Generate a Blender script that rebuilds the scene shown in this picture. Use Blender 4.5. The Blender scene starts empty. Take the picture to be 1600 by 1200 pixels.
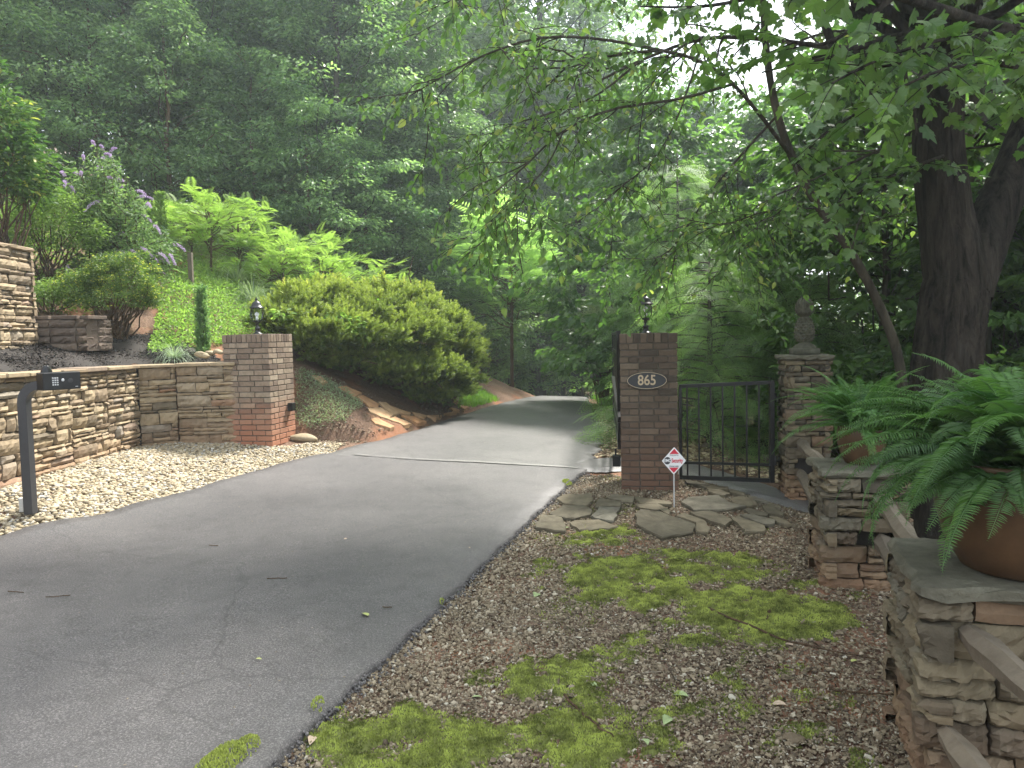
import bpy, math, random
import numpy as np
from mathutils import Vector
random.seed(7); rng = np.random.default_rng(11)
SC = bpy.context.scene; COL = SC.collection
R = math.radians
# ---------------------------------------------------------------- camera, world, sun, exposure
EYE = 1.65; F = 1180.0; PITCH = math.atan(70/F); ROLL = 0.022
fwd = np.array([0, math.cos(PITCH), -math.sin(PITCH)])
r0 = np.array([1.0, 0, 0]); u0 = np.array([0, math.sin(PITCH), math.cos(PITCH)])
CR = math.cos(ROLL)*r0 - math.sin(ROLL)*u0
CU = math.cos(ROLL)*u0 + math.sin(ROLL)*r0
CP = np.array([0, 0, EYE])
cam = bpy.data.cameras.new('camera'); camo = bpy.data.objects.new('camera', cam); COL.objects.link(camo)
from mathutils import Matrix
camo.matrix_world = Matrix(((CR[0], CU[0], -fwd[0], 0), (CR[1], CU[1], -fwd[1], 0), (CR[2], CU[2], -fwd[2], EYE), (0, 0, 0, 1)))
cam.sensor_width = 36; cam.lens = 36*F/1600; cam.clip_start = .05; cam.clip_end = 2000
SC.camera = camo
SUN_AZ, SUN_EL = 40, 55
w = bpy.data.worlds.new('World'); SC.world = w; w.use_nodes = True
wn = w.node_tree; bg = wn.nodes['Background']
sky = wn.nodes.new('ShaderNodeTexSky'); sky.sky_type = 'NISHITA'; sky.sun_disc = False
sky.sun_elevation = R(SUN_EL); sky.sun_rotation = R(SUN_AZ); sky.dust_density = 3.0; sky.air_density = 1.2
wc = wn.nodes.new('ShaderNodeTexCoord'); wno = wn.nodes.new('ShaderNodeTexNoise'); wno.inputs['Scale'].default_value = 2.2; wno.inputs['Detail'].default_value = 6
wr = wn.nodes.new('ShaderNodeValToRGB'); wr.color_ramp.elements[0].position = .38; wr.color_ramp.elements[1].position = .56
wm = wn.nodes.new('ShaderNodeMixRGB'); wm.inputs[2].default_value = (8, 8.4, 8.8, 1)
wn.links.new(wc.outputs['Generated'], wno.inputs['Vector']); wn.links.new(wno.outputs['Fac'], wr.inputs[0])
wn.links.new(wr.outputs[0], wm.inputs[0]); wn.links.new(sky.outputs[0], wm.inputs[1]); wn.links.new(wm.outputs[0], bg.inputs[0])
bg.inputs[1].default_value = 0.12
sl = bpy.data.lights.new('sun', 'SUN'); sl.energy = 5; sl.angle = R(8); sl.color = (1, .965, .89)
so = bpy.data.objects.new('sun', sl); COL.objects.link(so)
sd = Vector((math.sin(R(SUN_AZ))*math.cos(R(SUN_EL)), math.cos(R(SUN_AZ))*math.cos(R(SUN_EL)), math.sin(R(SUN_EL))))
so.rotation_euler = sd.to_track_quat('Z', 'Y').to_euler(); so.location = (10, 20, 40)
SC.view_settings.view_transform = 'Standard'; SC.view_settings.look = 'None'; SC.view_settings.gamma = 1
SC.view_settings.exposure = 1.52
SC.cycles.max_bounces = 8; SC.cycles.transmission_bounces = 6; SC.cycles.volume_bounces = 1; SC.cycles.sample_clamp_indirect = 6
# ---------------------------------------------------------------- pixels to points
def P(px, py, d):
    return CP + d*(fwd + CR*(px-800)/F + CU*(600-py)/F)
def G(px, py, z):
    r = fwd + CR*(px-800)/F + CU*(600-py)/F
    return CP + r*((z-EYE)/r[2])
# ---------------------------------------------------------------- terrain
class RBF:
    def __init__(s, pts):
        a = np.array(pts, float); s.c = a[:, :2]; n = len(a)
        d = np.linalg.norm(s.c[:, None]-s.c[None], axis=2)
        A = np.zeros((n+3, n+3)); A[:n, :n] = d + np.eye(n)*-.02
        A[:n, n] = 1; A[:n, n+1:] = s.c; A[n, :n] = 1; A[n+1:, :n] = s.c.T
        s.w = np.linalg.solve(A, np.concatenate([a[:, 2], [0, 0, 0]]))
    def __call__(s, x, y):
        x = np.asarray(x, float); y = np.asarray(y, float); sh = x.shape
        q = np.stack([x.ravel(), y.ravel()], 1); out = np.empty(len(q)); n = len(s.c)
        for i in range(0, len(q), 20000):
            b = q[i:i+20000]; d = np.sqrt(((b[:, None]-s.c[None])**2).sum(2)+.01)
            out[i:i+20000] = d@s.w[:n] + s.w[n] + b@s.w[n+1:]
        return out.reshape(sh)
EL = [(0, 842, .1), (150, 808, .13), (300, 765, .17), (400, 735, .2), (520, 705, .25), (600, 685, .27), (660, 668, .27), (720, 648, .25), (780, 630, .2), (840, 618, .1)]
ER = [(390, 1200, 0), (545, 1060, 0), (700, 920, 0), (770, 855, 0), (830, 800, .0), (905, 735, .07), (934, 700, .1), (938, 670, .1), (930, 650, .1), (922, 632, .09), (914, 619, .05)]
EL = [tuple(G(*e)) for e in EL]; ER = [tuple(G(*e)) for e in ER]
low = [(0, 0, 0), (3, 0, 0), (-2, 0, 0), (-5, 0, .05), (-3, -4, 0), (3, -4, 0), (-8, -4, .1), (2.4, 5, -.1), (3, 7.7, -.16), (1.75, 8.2, -.03), (3, 10, -.1), (2, 12, 0), (4.2, 12, -.2),
       (10, 10, -1), (20, 20, -3), (10, 25, -2), (5, 25, -1), (4, 18, -.2), (4, 3, -.1), (8, 4, -.6), (8, 0, -.4), (4.5, 31, -1.6), (6, 40, -3.2), (5, 60, -2.0), (5, 85, .5), (30, 60, -3), (30, 5, -3), (60, 60, -2),
       (-4.6, 6.9, .36), (-4.6, 8.2, .38), (-4.6, 9.5, .385), (-3.4, 9.7, .335), (-2.9, 10.2, .33), (-4.2, 6.6, .26), (-8, 20, .3), (-20, 30, .3), (-20, 0, .2), (0, 26, -.45), (3, 26, -.55), (-20, 80, 4), (40, 100, 3)]
low += [(e[0], e[1], e[2]-.05) for e in EL+ER]+[(e[0]+.16, e[1]-.05, e[2]-.105) for e in ER[:6]]
Hlow = RBF(low)
bank = [(-3.1, 11, 1.25), (-2.6, 10.8, .72), (-2.2, 10.5, .32), (-2.95, 10.4, .38), (-2.6, 10.45, .33), (-3.3, 10.5, .75), (-3.7, 10.7, 1.35), (-4.2, 10.1, 1.38), (-4.95, 9.7, 1.40), (-4.95, 7, 1.36), (-5.6, 5.2, 1.36), (-7, 3, 1.36), (-5.5, 10.6, 1.77), (-5.6, 9.3, 1.63), (-6, 7, 1.5),
        (-4.6, 11.1, 1.62), (-4.2, 11.6, 1.68), (-5.9, 14, 3.0), (-7, 12, 2.75), (-8, 9, 2.3), (-10, 12, 3.5), (-2.2, 13.3, 1.0), (-3.5, 14, 1.9), (-1.7, 13.0, .5), (-3, 12.4, 1.3), (-5, 18, 2.9), (-8, 18, 4.2), (-3, 22, 1.7),
        (-2.5, 17, 1.3), (-.9, 18, .45), (-10, 25, 6), (-20, 20, 9), (-5, 30, 2.4), (0, 30, -1.4), (-20, 40, 10), (-8, 42, 2.5), (0, 50, -2), (-30, 30, 13), (-30, 70, 14), (0, 85, 1), (-15, 5, 4), (-15, -5, 4)]
bank += [(e[0], e[1], e[2]-.03) for e in EL[5:]]
Hbank = RBF(bank)
WALL = [(-8.6, 1.2), (-6.6, 3.4), (-5.4, 5.1), (-4.78, 6.7), (-4.7, 9.5), (-4.35, 9.78), (-3.60, 9.86)]
BPOLY = np.array([(-90, -20), (-9.3, -2)] + [(a-.2, b+.14) for a, b in WALL] + [(-3.35, 10.25), (-2.9, 10.45)] + [(e[0]-.08, e[1]) for e in EL[5:]] + [(1.6, 24), (1, 30), (1, 50), (1, 100), (-90, 100)])
def inpoly(x, y, poly):
    x = np.asarray(x, float); y = np.asarray(y, float); c = np.zeros(x.shape, bool); n = len(poly)
    for i in range(n):
        x1, y1 = poly[i][:2]; x2, y2 = poly[(i+1) % n][:2]
        if y1 == y2: continue
        t = ((y1 > y) != (y2 > y)) & (x < (x2-x1)*(y-y1)/(y2-y1)+x1); c ^= t
    return c
def H(x, y):
    return np.where(inpoly(x, y, BPOLY), Hbank(x, y), Hlow(x, y))
def H1(x, y): return float(H(np.array([x]), np.array([y]))[0])
def GP(px, py, dmin=1.5, dmax=90):
    t = np.geomspace(dmin, dmax, 900); r = fwd + CR*(px-800)/F + CU*(600-py)/F
    q = CP + t[:, None]*r; h = H(q[:, 0], q[:, 1]); k = np.nonzero(q[:, 2] <= h)[0]
    k = k[0] if len(k) else -1
    return np.array([q[k, 0], q[k, 1], h[k]])
# ---------------------------------------------------------------- mesh tools
ORG = {}
class Acc:
    def __init__(s): s.v = []; s.f3 = []; s.f4 = []; s.t = []; s.n = 0; s.m3 = []; s.m4 = []
    def add(s, v, f, tint=0.5, mat=0):
        v = np.asarray(v, float).reshape(-1, 3)
        f3 = [q for q in f if len(q) == 3] if isinstance(f, list) else (f if f.shape[1] == 3 else [])
        f4 = [q for q in f if len(q) == 4] if isinstance(f, list) else (f if f.shape[1] == 4 else [])
        if len(f3): s.f3.append(np.asarray(f3, int)+s.n); s.m3.append(np.full(len(f3), mat))
        if len(f4): s.f4.append(np.asarray(f4, int)+s.n); s.m4.append(np.full(len(f4), mat))
        s.v.append(v); s.t.append(np.broadcast_to(np.asarray(tint, float), (len(v),)).copy()); s.n += len(v)
    def inst(s, T, pos, Rm, sc, tint, mat=0):
        tv, tf = T; pos = np.asarray(pos, float); n = len(pos)
        if n == 0: return
        sc = np.asarray(sc, float)
        if sc.ndim == 0: sc = np.full(n, float(sc))
        if sc.ndim == 1: sc = np.repeat(sc[:, None], 3, 1)
        v = np.einsum('nij,nkj->nki', Rm, tv[None]*sc[:, None, :]) + pos[:, None]
        m = len(tv)
        for k in (3, 4):
            f = np.array([q for q in tf if len(q) == k], int)
            if len(f):
                ff = (f[None]+(np.arange(n)*m)[:, None, None]+s.n).reshape(-1, k)
                (s.f3 if k == 3 else s.f4).append(ff); (s.m3 if k == 3 else s.m4).append(np.full(len(ff), mat))
        s.v.append(v.reshape(-1, 3)); s.t.append(np.repeat(np.broadcast_to(tint, (n,)), m)); s.n += n*m
    def build(s, name, mats, parent=None, smooth=True, origin=None):
        me = bpy.data.meshes.new(name)
        v = np.concatenate(s.v) if s.v else np.zeros((0, 3))
        og = ORG[parent.name] if parent is not None else (np.zeros(3) if origin is None else np.asarray(origin, float)); v = v-og
        f3 = np.concatenate(s.f3) if s.f3 else np.zeros((0, 3), int); f4 = np.concatenate(s.f4) if s.f4 else np.zeros((0, 4), int)
        me.vertices.add(len(v)); me.vertices.foreach_set('co', v.ravel())
        me.loops.add(f3.size+f4.size); me.loops.foreach_set('vertex_index', np.concatenate([f3.ravel(), f4.ravel()]).astype(np.int32))
        ls = np.concatenate([np.arange(len(f3))*3, f3.size+np.arange(len(f4))*4]); me.polygons.add(len(ls))
        me.polygons.foreach_set('loop_start', ls.astype(np.int32))
        me.polygons.foreach_set('material_index', np.concatenate(s.m3+s.m4 if (s.m3 or s.m4) else [np.zeros(0)]).astype(np.int32))
        me.polygons.foreach_set('use_smooth', np.full(len(ls), smooth))
        at = me.attributes.new('tint', 'FLOAT', 'POINT'); at.data.foreach_set('value', np.concatenate(s.t).astype(np.float32))
        me.update(calc_edges=True); me.validate()
        for m in (mats if isinstance(mats, (list, tuple)) else [mats]): me.materials.append(m)
        o = bpy.data.objects.new(name, me); COL.objects.link(o)
        ORG[o.name] = og
        if parent is not None: o.parent = parent
        else: o.location = og
        return o
def tag(o, label=None, cat=None, group=None, kind=None):
    if label: o['label'] = label
    if cat: o['category'] = cat
    if group: o['group'] = group
    if kind: o['kind'] = kind
    return o
def empty(name, loc, label, cat, group=None):
    o = bpy.data.objects.new(name, None); COL.objects.link(o); o.location = [float(c) for c in loc]; o.empty_display_size = .2; ORG[o.name] = np.array(loc, float)
    return tag(o, label, cat, group)
def copy_tree(o, loc, rz=0, sc=1, label=None):
    c = o.copy(); COL.objects.link(c); c.location = loc; c.rotation_euler = (0, 0, rz); c.scale = (sc, sc, sc) if not isinstance(sc, tuple) else sc
    if label: c['label'] = label
    for ch in list(o.children):
        d = ch.copy(); COL.objects.link(d); d.parent = c
    return c
def nrm(a): return a/np.maximum(np.linalg.norm(a, axis=-1, keepdims=True), 1e-9)
def frames(y, n):
    y = nrm(y); x = nrm(np.cross(y, n)); z = np.cross(x, y)
    return np.stack([x, y, z], axis=-1)
def rz_m(a, scale=1):
    c, s = np.cos(a), np.sin(a); z = np.zeros_like(c); o = np.ones_like(c)
    return np.stack([np.stack([c, -s, z], -1), np.stack([s, c, z], -1), np.stack([z, z, o], -1)], -2)
def randrot(n):
    return frames(rng.normal(size=(n, 3)), rng.normal(size=(n, 3)))
def tube(acc, pts, rad, sides=8, tint=.5, mat=0, cap=True, jit=0, ridge=0):
    pts = np.asarray(pts, float); n = len(pts); rad = np.broadcast_to(np.asarray(rad, float), (n,))
    d = np.gradient(pts, axis=0); d = nrm(d); up = np.array([0, 0, 1.]) if abs(d[0, 2]) < .9 else np.array([0, 1., 0])
    vs = []; a = np.linspace(0, 2*np.pi, sides, endpoint=False); x = nrm(np.cross(d[0], up)); ph = rng.uniform(0, 6.28, 4)
    for i in range(n):
        x = nrm(x-d[i]*np.dot(x, d[i])); y = np.cross(d[i], x)
        rr = rad[i]*(1+(rng.normal(size=sides)*jit if jit else 0)+(ridge*(np.abs(np.sin(a*9+ph[0]+.55*i+1.2*np.sin(a*3+.31*i+ph[1])))**.6+.6*np.abs(np.sin(a*15+ph[2]-.4*i+np.sin(a*5+.5*i)))-.8) if ridge else 0))
        vs.append(pts[i]+(np.cos(a)*rr)[:, None]*x+(np.sin(a)*rr)[:, None]*y)
    f = []
    i, j = np.meshgrid(np.arange(n-1), np.arange(sides), indexing='ij'); j2 = (j+1) % sides
    f = np.stack([i*sides+j, i*sides+j2, (i+1)*sides+j2, (i+1)*sides+j], -1).reshape(-1, 4).tolist()
    v = np.concatenate(vs)
    if cap:
        v = np.concatenate([v, pts[:1], pts[-1:]]); k = n*sides
        for q in range(sides):
            f.append((k, (q+1) % sides, q)); f.append((k+1, (n-1)*sides+q, (n-1)*sides+(q+1) % sides))
    acc.add(v, f, tint, mat)
def lathe(acc, prof, c, sides=24, tint=.5, mat=0, M=None, wob=0):
    n = len(prof); a = np.linspace(0, 2*np.pi, sides, endpoint=False); v = []
    for r, z in prof: v += [(r*math.cos(t), r*math.sin(t), z) for t in a]
    v = np.array(v)
    if wob: v[:, :2] *= 1+wob*np.sin(3*np.arctan2(v[:, 1], v[:, 0])+v[:, 2:3].ravel()*9)[:, None]
    f = [(i*sides+j, i*sides+(j+1) % sides, (i+1)*sides+(j+1) % sides, (i+1)*sides+j) for i in range(n-1) for j in range(sides)]
    if M is not None: v = v@np.asarray(M).T
    acc.add(v+np.asarray(c), f, tint, mat)
def boxT(b=.0):
    # chamfered unit box template, b chamfer as a fraction, centred
    if b <= 0:
        v = np.array([(x, y, z) for z in (-.5, .5) for y in (-.5, .5) for x in (-.5, .5)])
        return v, [(0, 2, 3, 1), (4, 5, 7, 6), (0, 1, 5, 4), (2, 6, 7, 3), (0, 4, 6, 2), (1, 3, 7, 5)]
    v = []; idx = {}
    for sx in (-1, 1):
        for sy in (-1, 1):
            for sz in (-1, 1):
                for ax in range(3):
                    p = np.array([sx, sy, sz])*(.5-b); p[ax] = (sx, sy, sz)[ax]*.5
                    idx[(sx, sy, sz, ax)] = len(v); v.append(p)
    f = []
    for ax in range(3):
        o = [k for k in range(3) if k != ax]
        for s in (-1, 1):
            q = []
            for a_, b_ in ((-1, -1), (1, -1), (1, 1), (-1, 1)):
                k = [0, 0, 0]; k[ax] = s; k[o[0]] = a_; k[o[1]] = b_; q.append(idx[(*k, ax)])
            f.append(tuple(q))
    for ax in range(3):
        o = [k for k in range(3) if k != ax]
        for a_ in (-1, 1):
            for b_ in (-1, 1):
                k1 = [0, 0, 0]; k1[o[0]] = a_; k1[o[1]] = b_; k2 = list(k1); k1[ax] = -1; k2[ax] = 1
                f.append((idx[(*k1, o[0])], idx[(*k2, o[0])], idx[(*k2, o[1])], idx[(*k1, o[1])]))
    for sx in (-1, 1):
        for sy in (-1, 1):
            for sz in (-1, 1): f.append(tuple(idx[(sx, sy, sz, a)] for a in range(3)))
    v = np.array(v)
    g = []
    for q in f:
        c = v[list(q)].mean(0); nn = np.cross(v[q[1]]-v[q[0]], v[q[2]]-v[q[0]])
        g.append(q if np.dot(nn, c) > 0 else q[::-1])
    return v, g
def box(acc, c, size, rz=0, tint=.5, mat=0, b=0.0):
    m = min(size); T = boxT(0)
    if b > 0:
        tv, tf = boxT(.25); s = np.array(size, float)
        tv = np.sign(tv)*(.5*s - np.where(np.abs(tv) < .4, b, 0)); v = tv
    else: v = T[0]*np.array(size); tf = T[1]
    cc, ss = math.cos(rz), math.sin(rz)
    acc.add(v@np.array([[cc, ss, 0], [-ss, cc, 0], [0, 0, 1]])+np.asarray(c), list(tf), tint, mat)
def bar(acc, a, b, w, h=None, tint=.5, mat=0):
    a = np.asarray(a, float); b = np.asarray(b, float); h = h or w; d = b-a; L = np.linalg.norm(d)
    M = frames(d[None], np.array([[0, 0, 1.]]) if abs(d[2]) < .95*L else np.array([[0, 1., 0]]))[0]
    v, f = boxT(0); v = v*np.array([w, L, h]); acc.add(v@M.T+(a+b)/2, list(f), tint, mat)
def ico():
    t = (1+5**.5)/2
    v = nrm(np.array([(-1, t, 0), (1, t, 0), (-1, -t, 0), (1, -t, 0), (0, -1, t), (0, 1, t), (0, -1, -t), (0, 1, -t), (t, 0, -1), (t, 0, 1), (-t, 0, -1), (-t, 0, 1)], float))
    f = [(0, 11, 5), (0, 5, 1), (0, 1, 7), (0, 7, 10), (0, 10, 11), (1, 5, 9), (5, 11, 4), (11, 10, 2), (10, 7, 6), (7, 1, 8), (3, 9, 4), (3, 4, 2), (3, 2, 6), (3, 6, 8), (3, 8, 9), (4, 9, 5), (2, 4, 11), (6, 2, 10), (8, 6, 7), (9, 8, 1)]
    return v, f
def ico2(levels=1):
    v, f = ico(); v = list(map(tuple, v))
    for _ in range(levels):
        m = {}; nf = []
        def mid(a, b):
            k = (min(a, b), max(a, b))
            if k not in m: m[k] = len(v); v.append(tuple(nrm((np.array(v[a])+np.array(v[b]))/2)))
            return m[k]
        for a, b, c in f:
            x, y, z = mid(a, b), mid(b, c), mid(c, a); nf += [(a, x, z), (b, y, x), (c, z, y), (x, y, z)]
        f = nf
    return np.array(v), f
ICO1 = ico(); ICO2 = ico2(1); ICO3 = ico2(2)
# ---------------------------------------------------------------- materials
def mat(name):
    m = bpy.data.materials.new(name); m.use_nodes = True; return m, m.node_tree, m.node_tree.nodes['Principled BSDF']
def N(t, k, **kw):
    n = t.nodes.new(k)
    for a, b in kw.items():
        if a in n.inputs: n.inputs[a].default_value = b
        else: setattr(n, a, b)
    return n
def ramp(t, fac, stops):
    n = t.nodes.new('ShaderNodeValToRGB'); e = n.color_ramp.elements
    while len(e) > 1: e.remove(e[0])
    e[0].position = stops[0][0]; e[0].color = (*stops[0][1], 1)
    for p, c in stops[1:]: q = e.new(p); q.color = (*c, 1)
    t.links.new(fac, n.inputs[0]); return n.outputs[0]
def noise(t, scale, detail=5, rough=.6, vec=None, obj=True, dist=0):
    n = N(t, 'ShaderNodeTexNoise'); n.inputs['Scale'].default_value = scale; n.inputs['Detail'].default_value = detail; n.inputs['Roughness'].default_value = rough; n.inputs['Distortion'].default_value = dist
    if vec is None:
        c = N(t, 'ShaderNodeTexCoord'); vec = c.outputs['Object']
    t.links.new(vec, n.inputs['Vector']); return n.outputs['Fac']
def mix(t, fac, a, b, mode='MIX'):
    n = t.nodes.new('ShaderNodeMixRGB'); n.blend_type = mode
    for i, q in ((0, fac), (1, a), (2, b)):
        if hasattr(q, 'is_linked'): t.links.new(q, n.inputs[i])
        elif i: n.inputs[i].default_value = (*q, 1)
        else: n.inputs[0].default_value = q
    return n.outputs[0]
def bump(t, b, h, s=.3, d=.01):
    n = N(t, 'ShaderNodeBump'); n.inputs['Strength'].default_value = s; n.inputs['Distance'].default_value = d
    t.links.new(h, n.inputs['Height']); t.links.new(n.outputs[0], b.inputs['Normal'])
def attr(t, name='tint'):
    n = N(t, 'ShaderNodeAttribute'); n.attribute_name = name; return n.outputs['Fac']
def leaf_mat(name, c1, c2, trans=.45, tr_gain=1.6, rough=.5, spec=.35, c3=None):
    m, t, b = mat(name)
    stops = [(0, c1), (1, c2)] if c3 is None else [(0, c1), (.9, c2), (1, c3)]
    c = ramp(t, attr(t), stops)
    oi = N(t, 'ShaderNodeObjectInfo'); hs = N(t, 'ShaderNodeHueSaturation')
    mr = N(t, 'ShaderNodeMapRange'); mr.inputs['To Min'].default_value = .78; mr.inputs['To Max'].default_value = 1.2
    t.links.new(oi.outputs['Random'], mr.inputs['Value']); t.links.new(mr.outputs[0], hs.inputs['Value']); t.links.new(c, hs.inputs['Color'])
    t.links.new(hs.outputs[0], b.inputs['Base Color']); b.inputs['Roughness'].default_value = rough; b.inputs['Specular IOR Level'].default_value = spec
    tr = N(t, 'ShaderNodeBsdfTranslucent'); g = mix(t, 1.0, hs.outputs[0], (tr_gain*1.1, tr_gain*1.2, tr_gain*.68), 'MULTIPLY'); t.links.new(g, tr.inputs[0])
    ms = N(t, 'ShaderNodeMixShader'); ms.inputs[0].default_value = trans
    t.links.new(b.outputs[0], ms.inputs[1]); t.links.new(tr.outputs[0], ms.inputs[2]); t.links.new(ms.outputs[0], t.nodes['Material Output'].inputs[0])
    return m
def simple(name, col, rough=.6, metal=0, spec=.5, bs=0, bscale=60, var=.15):
    m, t, b = mat(name); b.inputs['Roughness'].default_value = rough; b.inputs['Metallic'].default_value = metal; b.inputs['Specular IOR Level'].default_value = spec
    n = noise(t, bscale)
    c = ramp(t, n, [(.3, tuple(x*(1-var) for x in col)), (.7, tuple(min(1, x*(1+var)) for x in col))]); t.links.new(c, b.inputs['Base Color'])
    if bs: bump(t, b, n, bs)
    return m
def tinted(name, stops, rough=.85, nscale=25, namt=.45, bs=.5, bd=.01, extra=None):
    m, t, b = mat(name); b.inputs['Roughness'].default_value = rough; b.inputs['Specular IOR Level'].default_value = .25
    c = ramp(t, attr(t), stops); n = noise(t, nscale, 8, .65); n2 = noise(t, nscale*.22, 4, .6)
    c = mix(t, namt, c, ramp(t, n, [(.25, (.15, .14, .12)), (.7, (1.1, 1.1, 1.1))]), 'MULTIPLY'); c = mix(t, namt*.7, c, ramp(t, n2, [(.3, (.45, .42, .38)), (.7, (1, 1, 1))]), 'MULTIPLY')
    if extra: c = extra(t, c)
    t.links.new(c, b.inputs['Base Color']); bump(t, b, n, bs, bd); return m
M = {}
def stainz(z0, z1, col, amt=.7):
    def f(t, c):
        g = N(t, 'ShaderNodeNewGeometry'); s = N(t, 'ShaderNodeSeparateXYZ'); t.links.new(g.outputs['Position'], s.inputs[0])
        mr = N(t, 'ShaderNodeMapRange'); mr.inputs['From Min'].default_value = z0; mr.inputs['From Max'].default_value = z1; mr.inputs['To Min'].default_value = amt; mr.inputs['To Max'].default_value = 0
        nn = noise(t, 3, 4); ad = N(t, 'ShaderNodeMath'); ad.operation = 'MULTIPLY_ADD'; t.links.new(nn, ad.inputs[0]); ad.inputs[1].default_value = .5
        t.links.new(s.outputs[2], ad.inputs[2]); t.links.new(ad.outputs[0], mr.inputs['Value'])
        return mix(t, mr.outputs[0], c, col)
    return f
M['wallstone'] = tinted('ledge_stone', [(0, (.16, .13, .09)), (.2, (.24, .18, .12)), (.5, (.31, .24, .155)), (.85, (.38, .30, .195)), (.94, (.25, .22, .18)), (1, (.30, .18, .11))], nscale=14, extra=stainz(.45, .95, (.3, .15, .08), .45))
M['pillarstone'] = tinted('grey_brown_stone', [(0, (.07, .063, .048)), (.35, (.135, .112, .077)), (.7, (.2, .165, .105)), (.9, (.14, .13, .10)), (1, (.21, .135, .08))], nscale=12, bs=.8, bd=.02, extra=stainz(.1, .55, (.28, .15, .08), .5))
M['mortar'] = simple('dark_mortar', (.035, .03, .026), .95, bs=.4)
M['bmortar'] = simple('brick_mortar', (.085, .075, .062), .95, bs=.4)
M['brick'] = tinted('worn_brick', [(0, (.15, .11, .085)), (.5, (.25, .19, .14)), (1, (.33, .27, .2))], nscale=30, namt=.4, bs=.3, extra=stainz(.62, 1.25, (.36, .15, .085), .85))
M['brickd'] = tinted('brown_brick', [(0, (.075, .058, .044)), (.5, (.125, .092, .066)), (1, (.18, .14, .10))], nscale=30, namt=.4, bs=.3, extra=stainz(.2, 1.1, (.17, .08, .05), .5))
M['slab'] = tinted('bluestone_cap', [(0, (.12, .12, .09)), (1, (.2, .185, .14))], nscale=11, namt=.6, bs=1, bd=.03)
M['flag'] = tinted('flagstone', [(0, (.105, .092, .064)), (.6, (.17, .143, .095)), (1, (.15, .14, .11))], nscale=13, namt=.6, bs=.4)
M['oflag'] = tinted('orange_flagstone', [(0, (.40, .21, .10)), (1, (.50, .33, .19))], nscale=10, namt=.4, bs=.4)
M['pebble'] = tinted('river_pebble', [(0, (.15, .12, .08)), (.25, (.29, .235, .15)), (.7, (.42, .35, .235)), (.9, (.28, .27, .25)), (1, (.58, .54, .46))], nscale=30, namt=.25, bs=.2, rough=.7)
M['chip'] = tinted('bark_chip', [(0, (.05, .037, .026)), (.3, (.13, .10, .066)), (.6, (.225, .18, .12)), (.82, (.33, .28, .2)), (1, (.44, .41, .33))], nscale=40, namt=.3, bs=.3)
M['blackmulch'] = tinted('black_mulch', [(0, (.014, .012, .011)), (.7, (.04, .033, .029)), (1, (.13, .105, .09))], nscale=30, namt=.3, bs=.3)
M['block'] = tinted('brown_block', [(0, (.10, .075, .06)), (1, (.17, .13, .10))], nscale=40, namt=.4, bs=.7)
M['metal'] = simple('black_metal', (.012, .012, .013), .35, .3, .5)
M['plastic'] = simple('black_plastic', (.03, .03, .033), .45)
M['greymetal'] = simple('light_metal', (.55, .55, .55), .4, .2)
M['white'] = simple('white_paint', (.8, .8, .8), .4, var=.03)
M['red'] = simple('red_print', (.62, .03, .06), .4, var=.05)
M['ink'] = simple('black_print', (.03, .03, .04), .4)
M['gold'] = simple('brass_print', (.45, .36, .24), .4, .3)
M['plaque'] = simple('plaque_black', (.02, .022, .025), .35)
M['wood'] = tinted('weathered_rail', [(0, (.13, .11, .085)), (1, (.2, .165, .12))], nscale=14, bs=.7)
M['terra'] = tinted('terracotta', [(0, (.09, .052, .026)), (1, (.10, .058, .03))], nscale=9, namt=.45, bs=.15, rough=.5, extra=lambda t, c: mix(t, ramp(t, noise(t, 3.5, 8, .7), [(.56, (0, 0, 0)), (.75, (.4, .4, .4))]), c, (.26, .21, .16)))
M['soil'] = simple('potting_soil', (.03, .02, .015), .95, bs=.5)
M['cast'] = simple('mossy_cast_stone', (.075, .075, .052), .9, bs=.6, bscale=20, var=.4)
gm, gt, gb = mat('clear_glass'); gb.inputs['Transmission Weight'].default_value = 1; gb.inputs['Roughness'].default_value = .05; gb.inputs['Base Color'].default_value = (.9, .95, .93, 1); gb.inputs['IOR'].default_value = 1.15; M['glass'] = gm
def bark(name, c1, c2, s=14):
    m, t, b = mat(name); b.inputs['Roughness'].default_value = .95; b.inputs['Specular IOR Level'].default_value = .1
    c = N(t, 'ShaderNodeTexCoord'); mp = N(t, 'ShaderNodeMapping'); mp.inputs['Scale'].default_value = (1, 1, .16); t.links.new(c.outputs['Object'], mp.inputs[0])
    n = noise(t, s, 8, .7, mp.outputs[0], dist=.6); n2 = noise(t, 1.6, 3)
    k = ramp(t, n, [(.35, c1), (.65, c2)]); k = mix(t, .4, k, ramp(t, n2, [(.4, (.5, .55, .5)), (.6, (1.1, 1.1, 1))]), 'MULTIPLY')
    t.links.new(k, b.inputs['Base Color']); bump(t, b, n, 1, .05); return m
M['bark'] = bark('furrowed_bark', (.005, .0045, .004), (.05, .043, .036))
M['bark2'] = bark('smooth_bark', (.035, .03, .024), (.095, .084, .066), 8)
M['twig'] = bark('brown_twig', (.06, .04, .03), (.17, .11, .07), 30)
M['L_forest'] = leaf_mat('forest_leaf', (.045, .10, .042), (.20, .30, .125), .5, 1.7, .4, .6)
M['L_maple'] = leaf_mat('maple_leaf', (.035, .085, .02), (.10, .18, .045), .45, 1.7, .42, .5)
M['L_near'] = leaf_mat('near_leaf', (.05, .11, .03), (.13, .22, .065), .5, 1.7, .42, .5, c3=(.25, .28, .08))
M['L_bright'] = leaf_mat('bright_leaf', (.09, .17, .035), (.23, .33, .09), .48, 1.4)
M['L_shrub'] = leaf_mat('shrub_leaf', (.03, .075, .02), (.09, .165, .04), .4, 1.4, c3=(.32, .34, .08))
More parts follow.
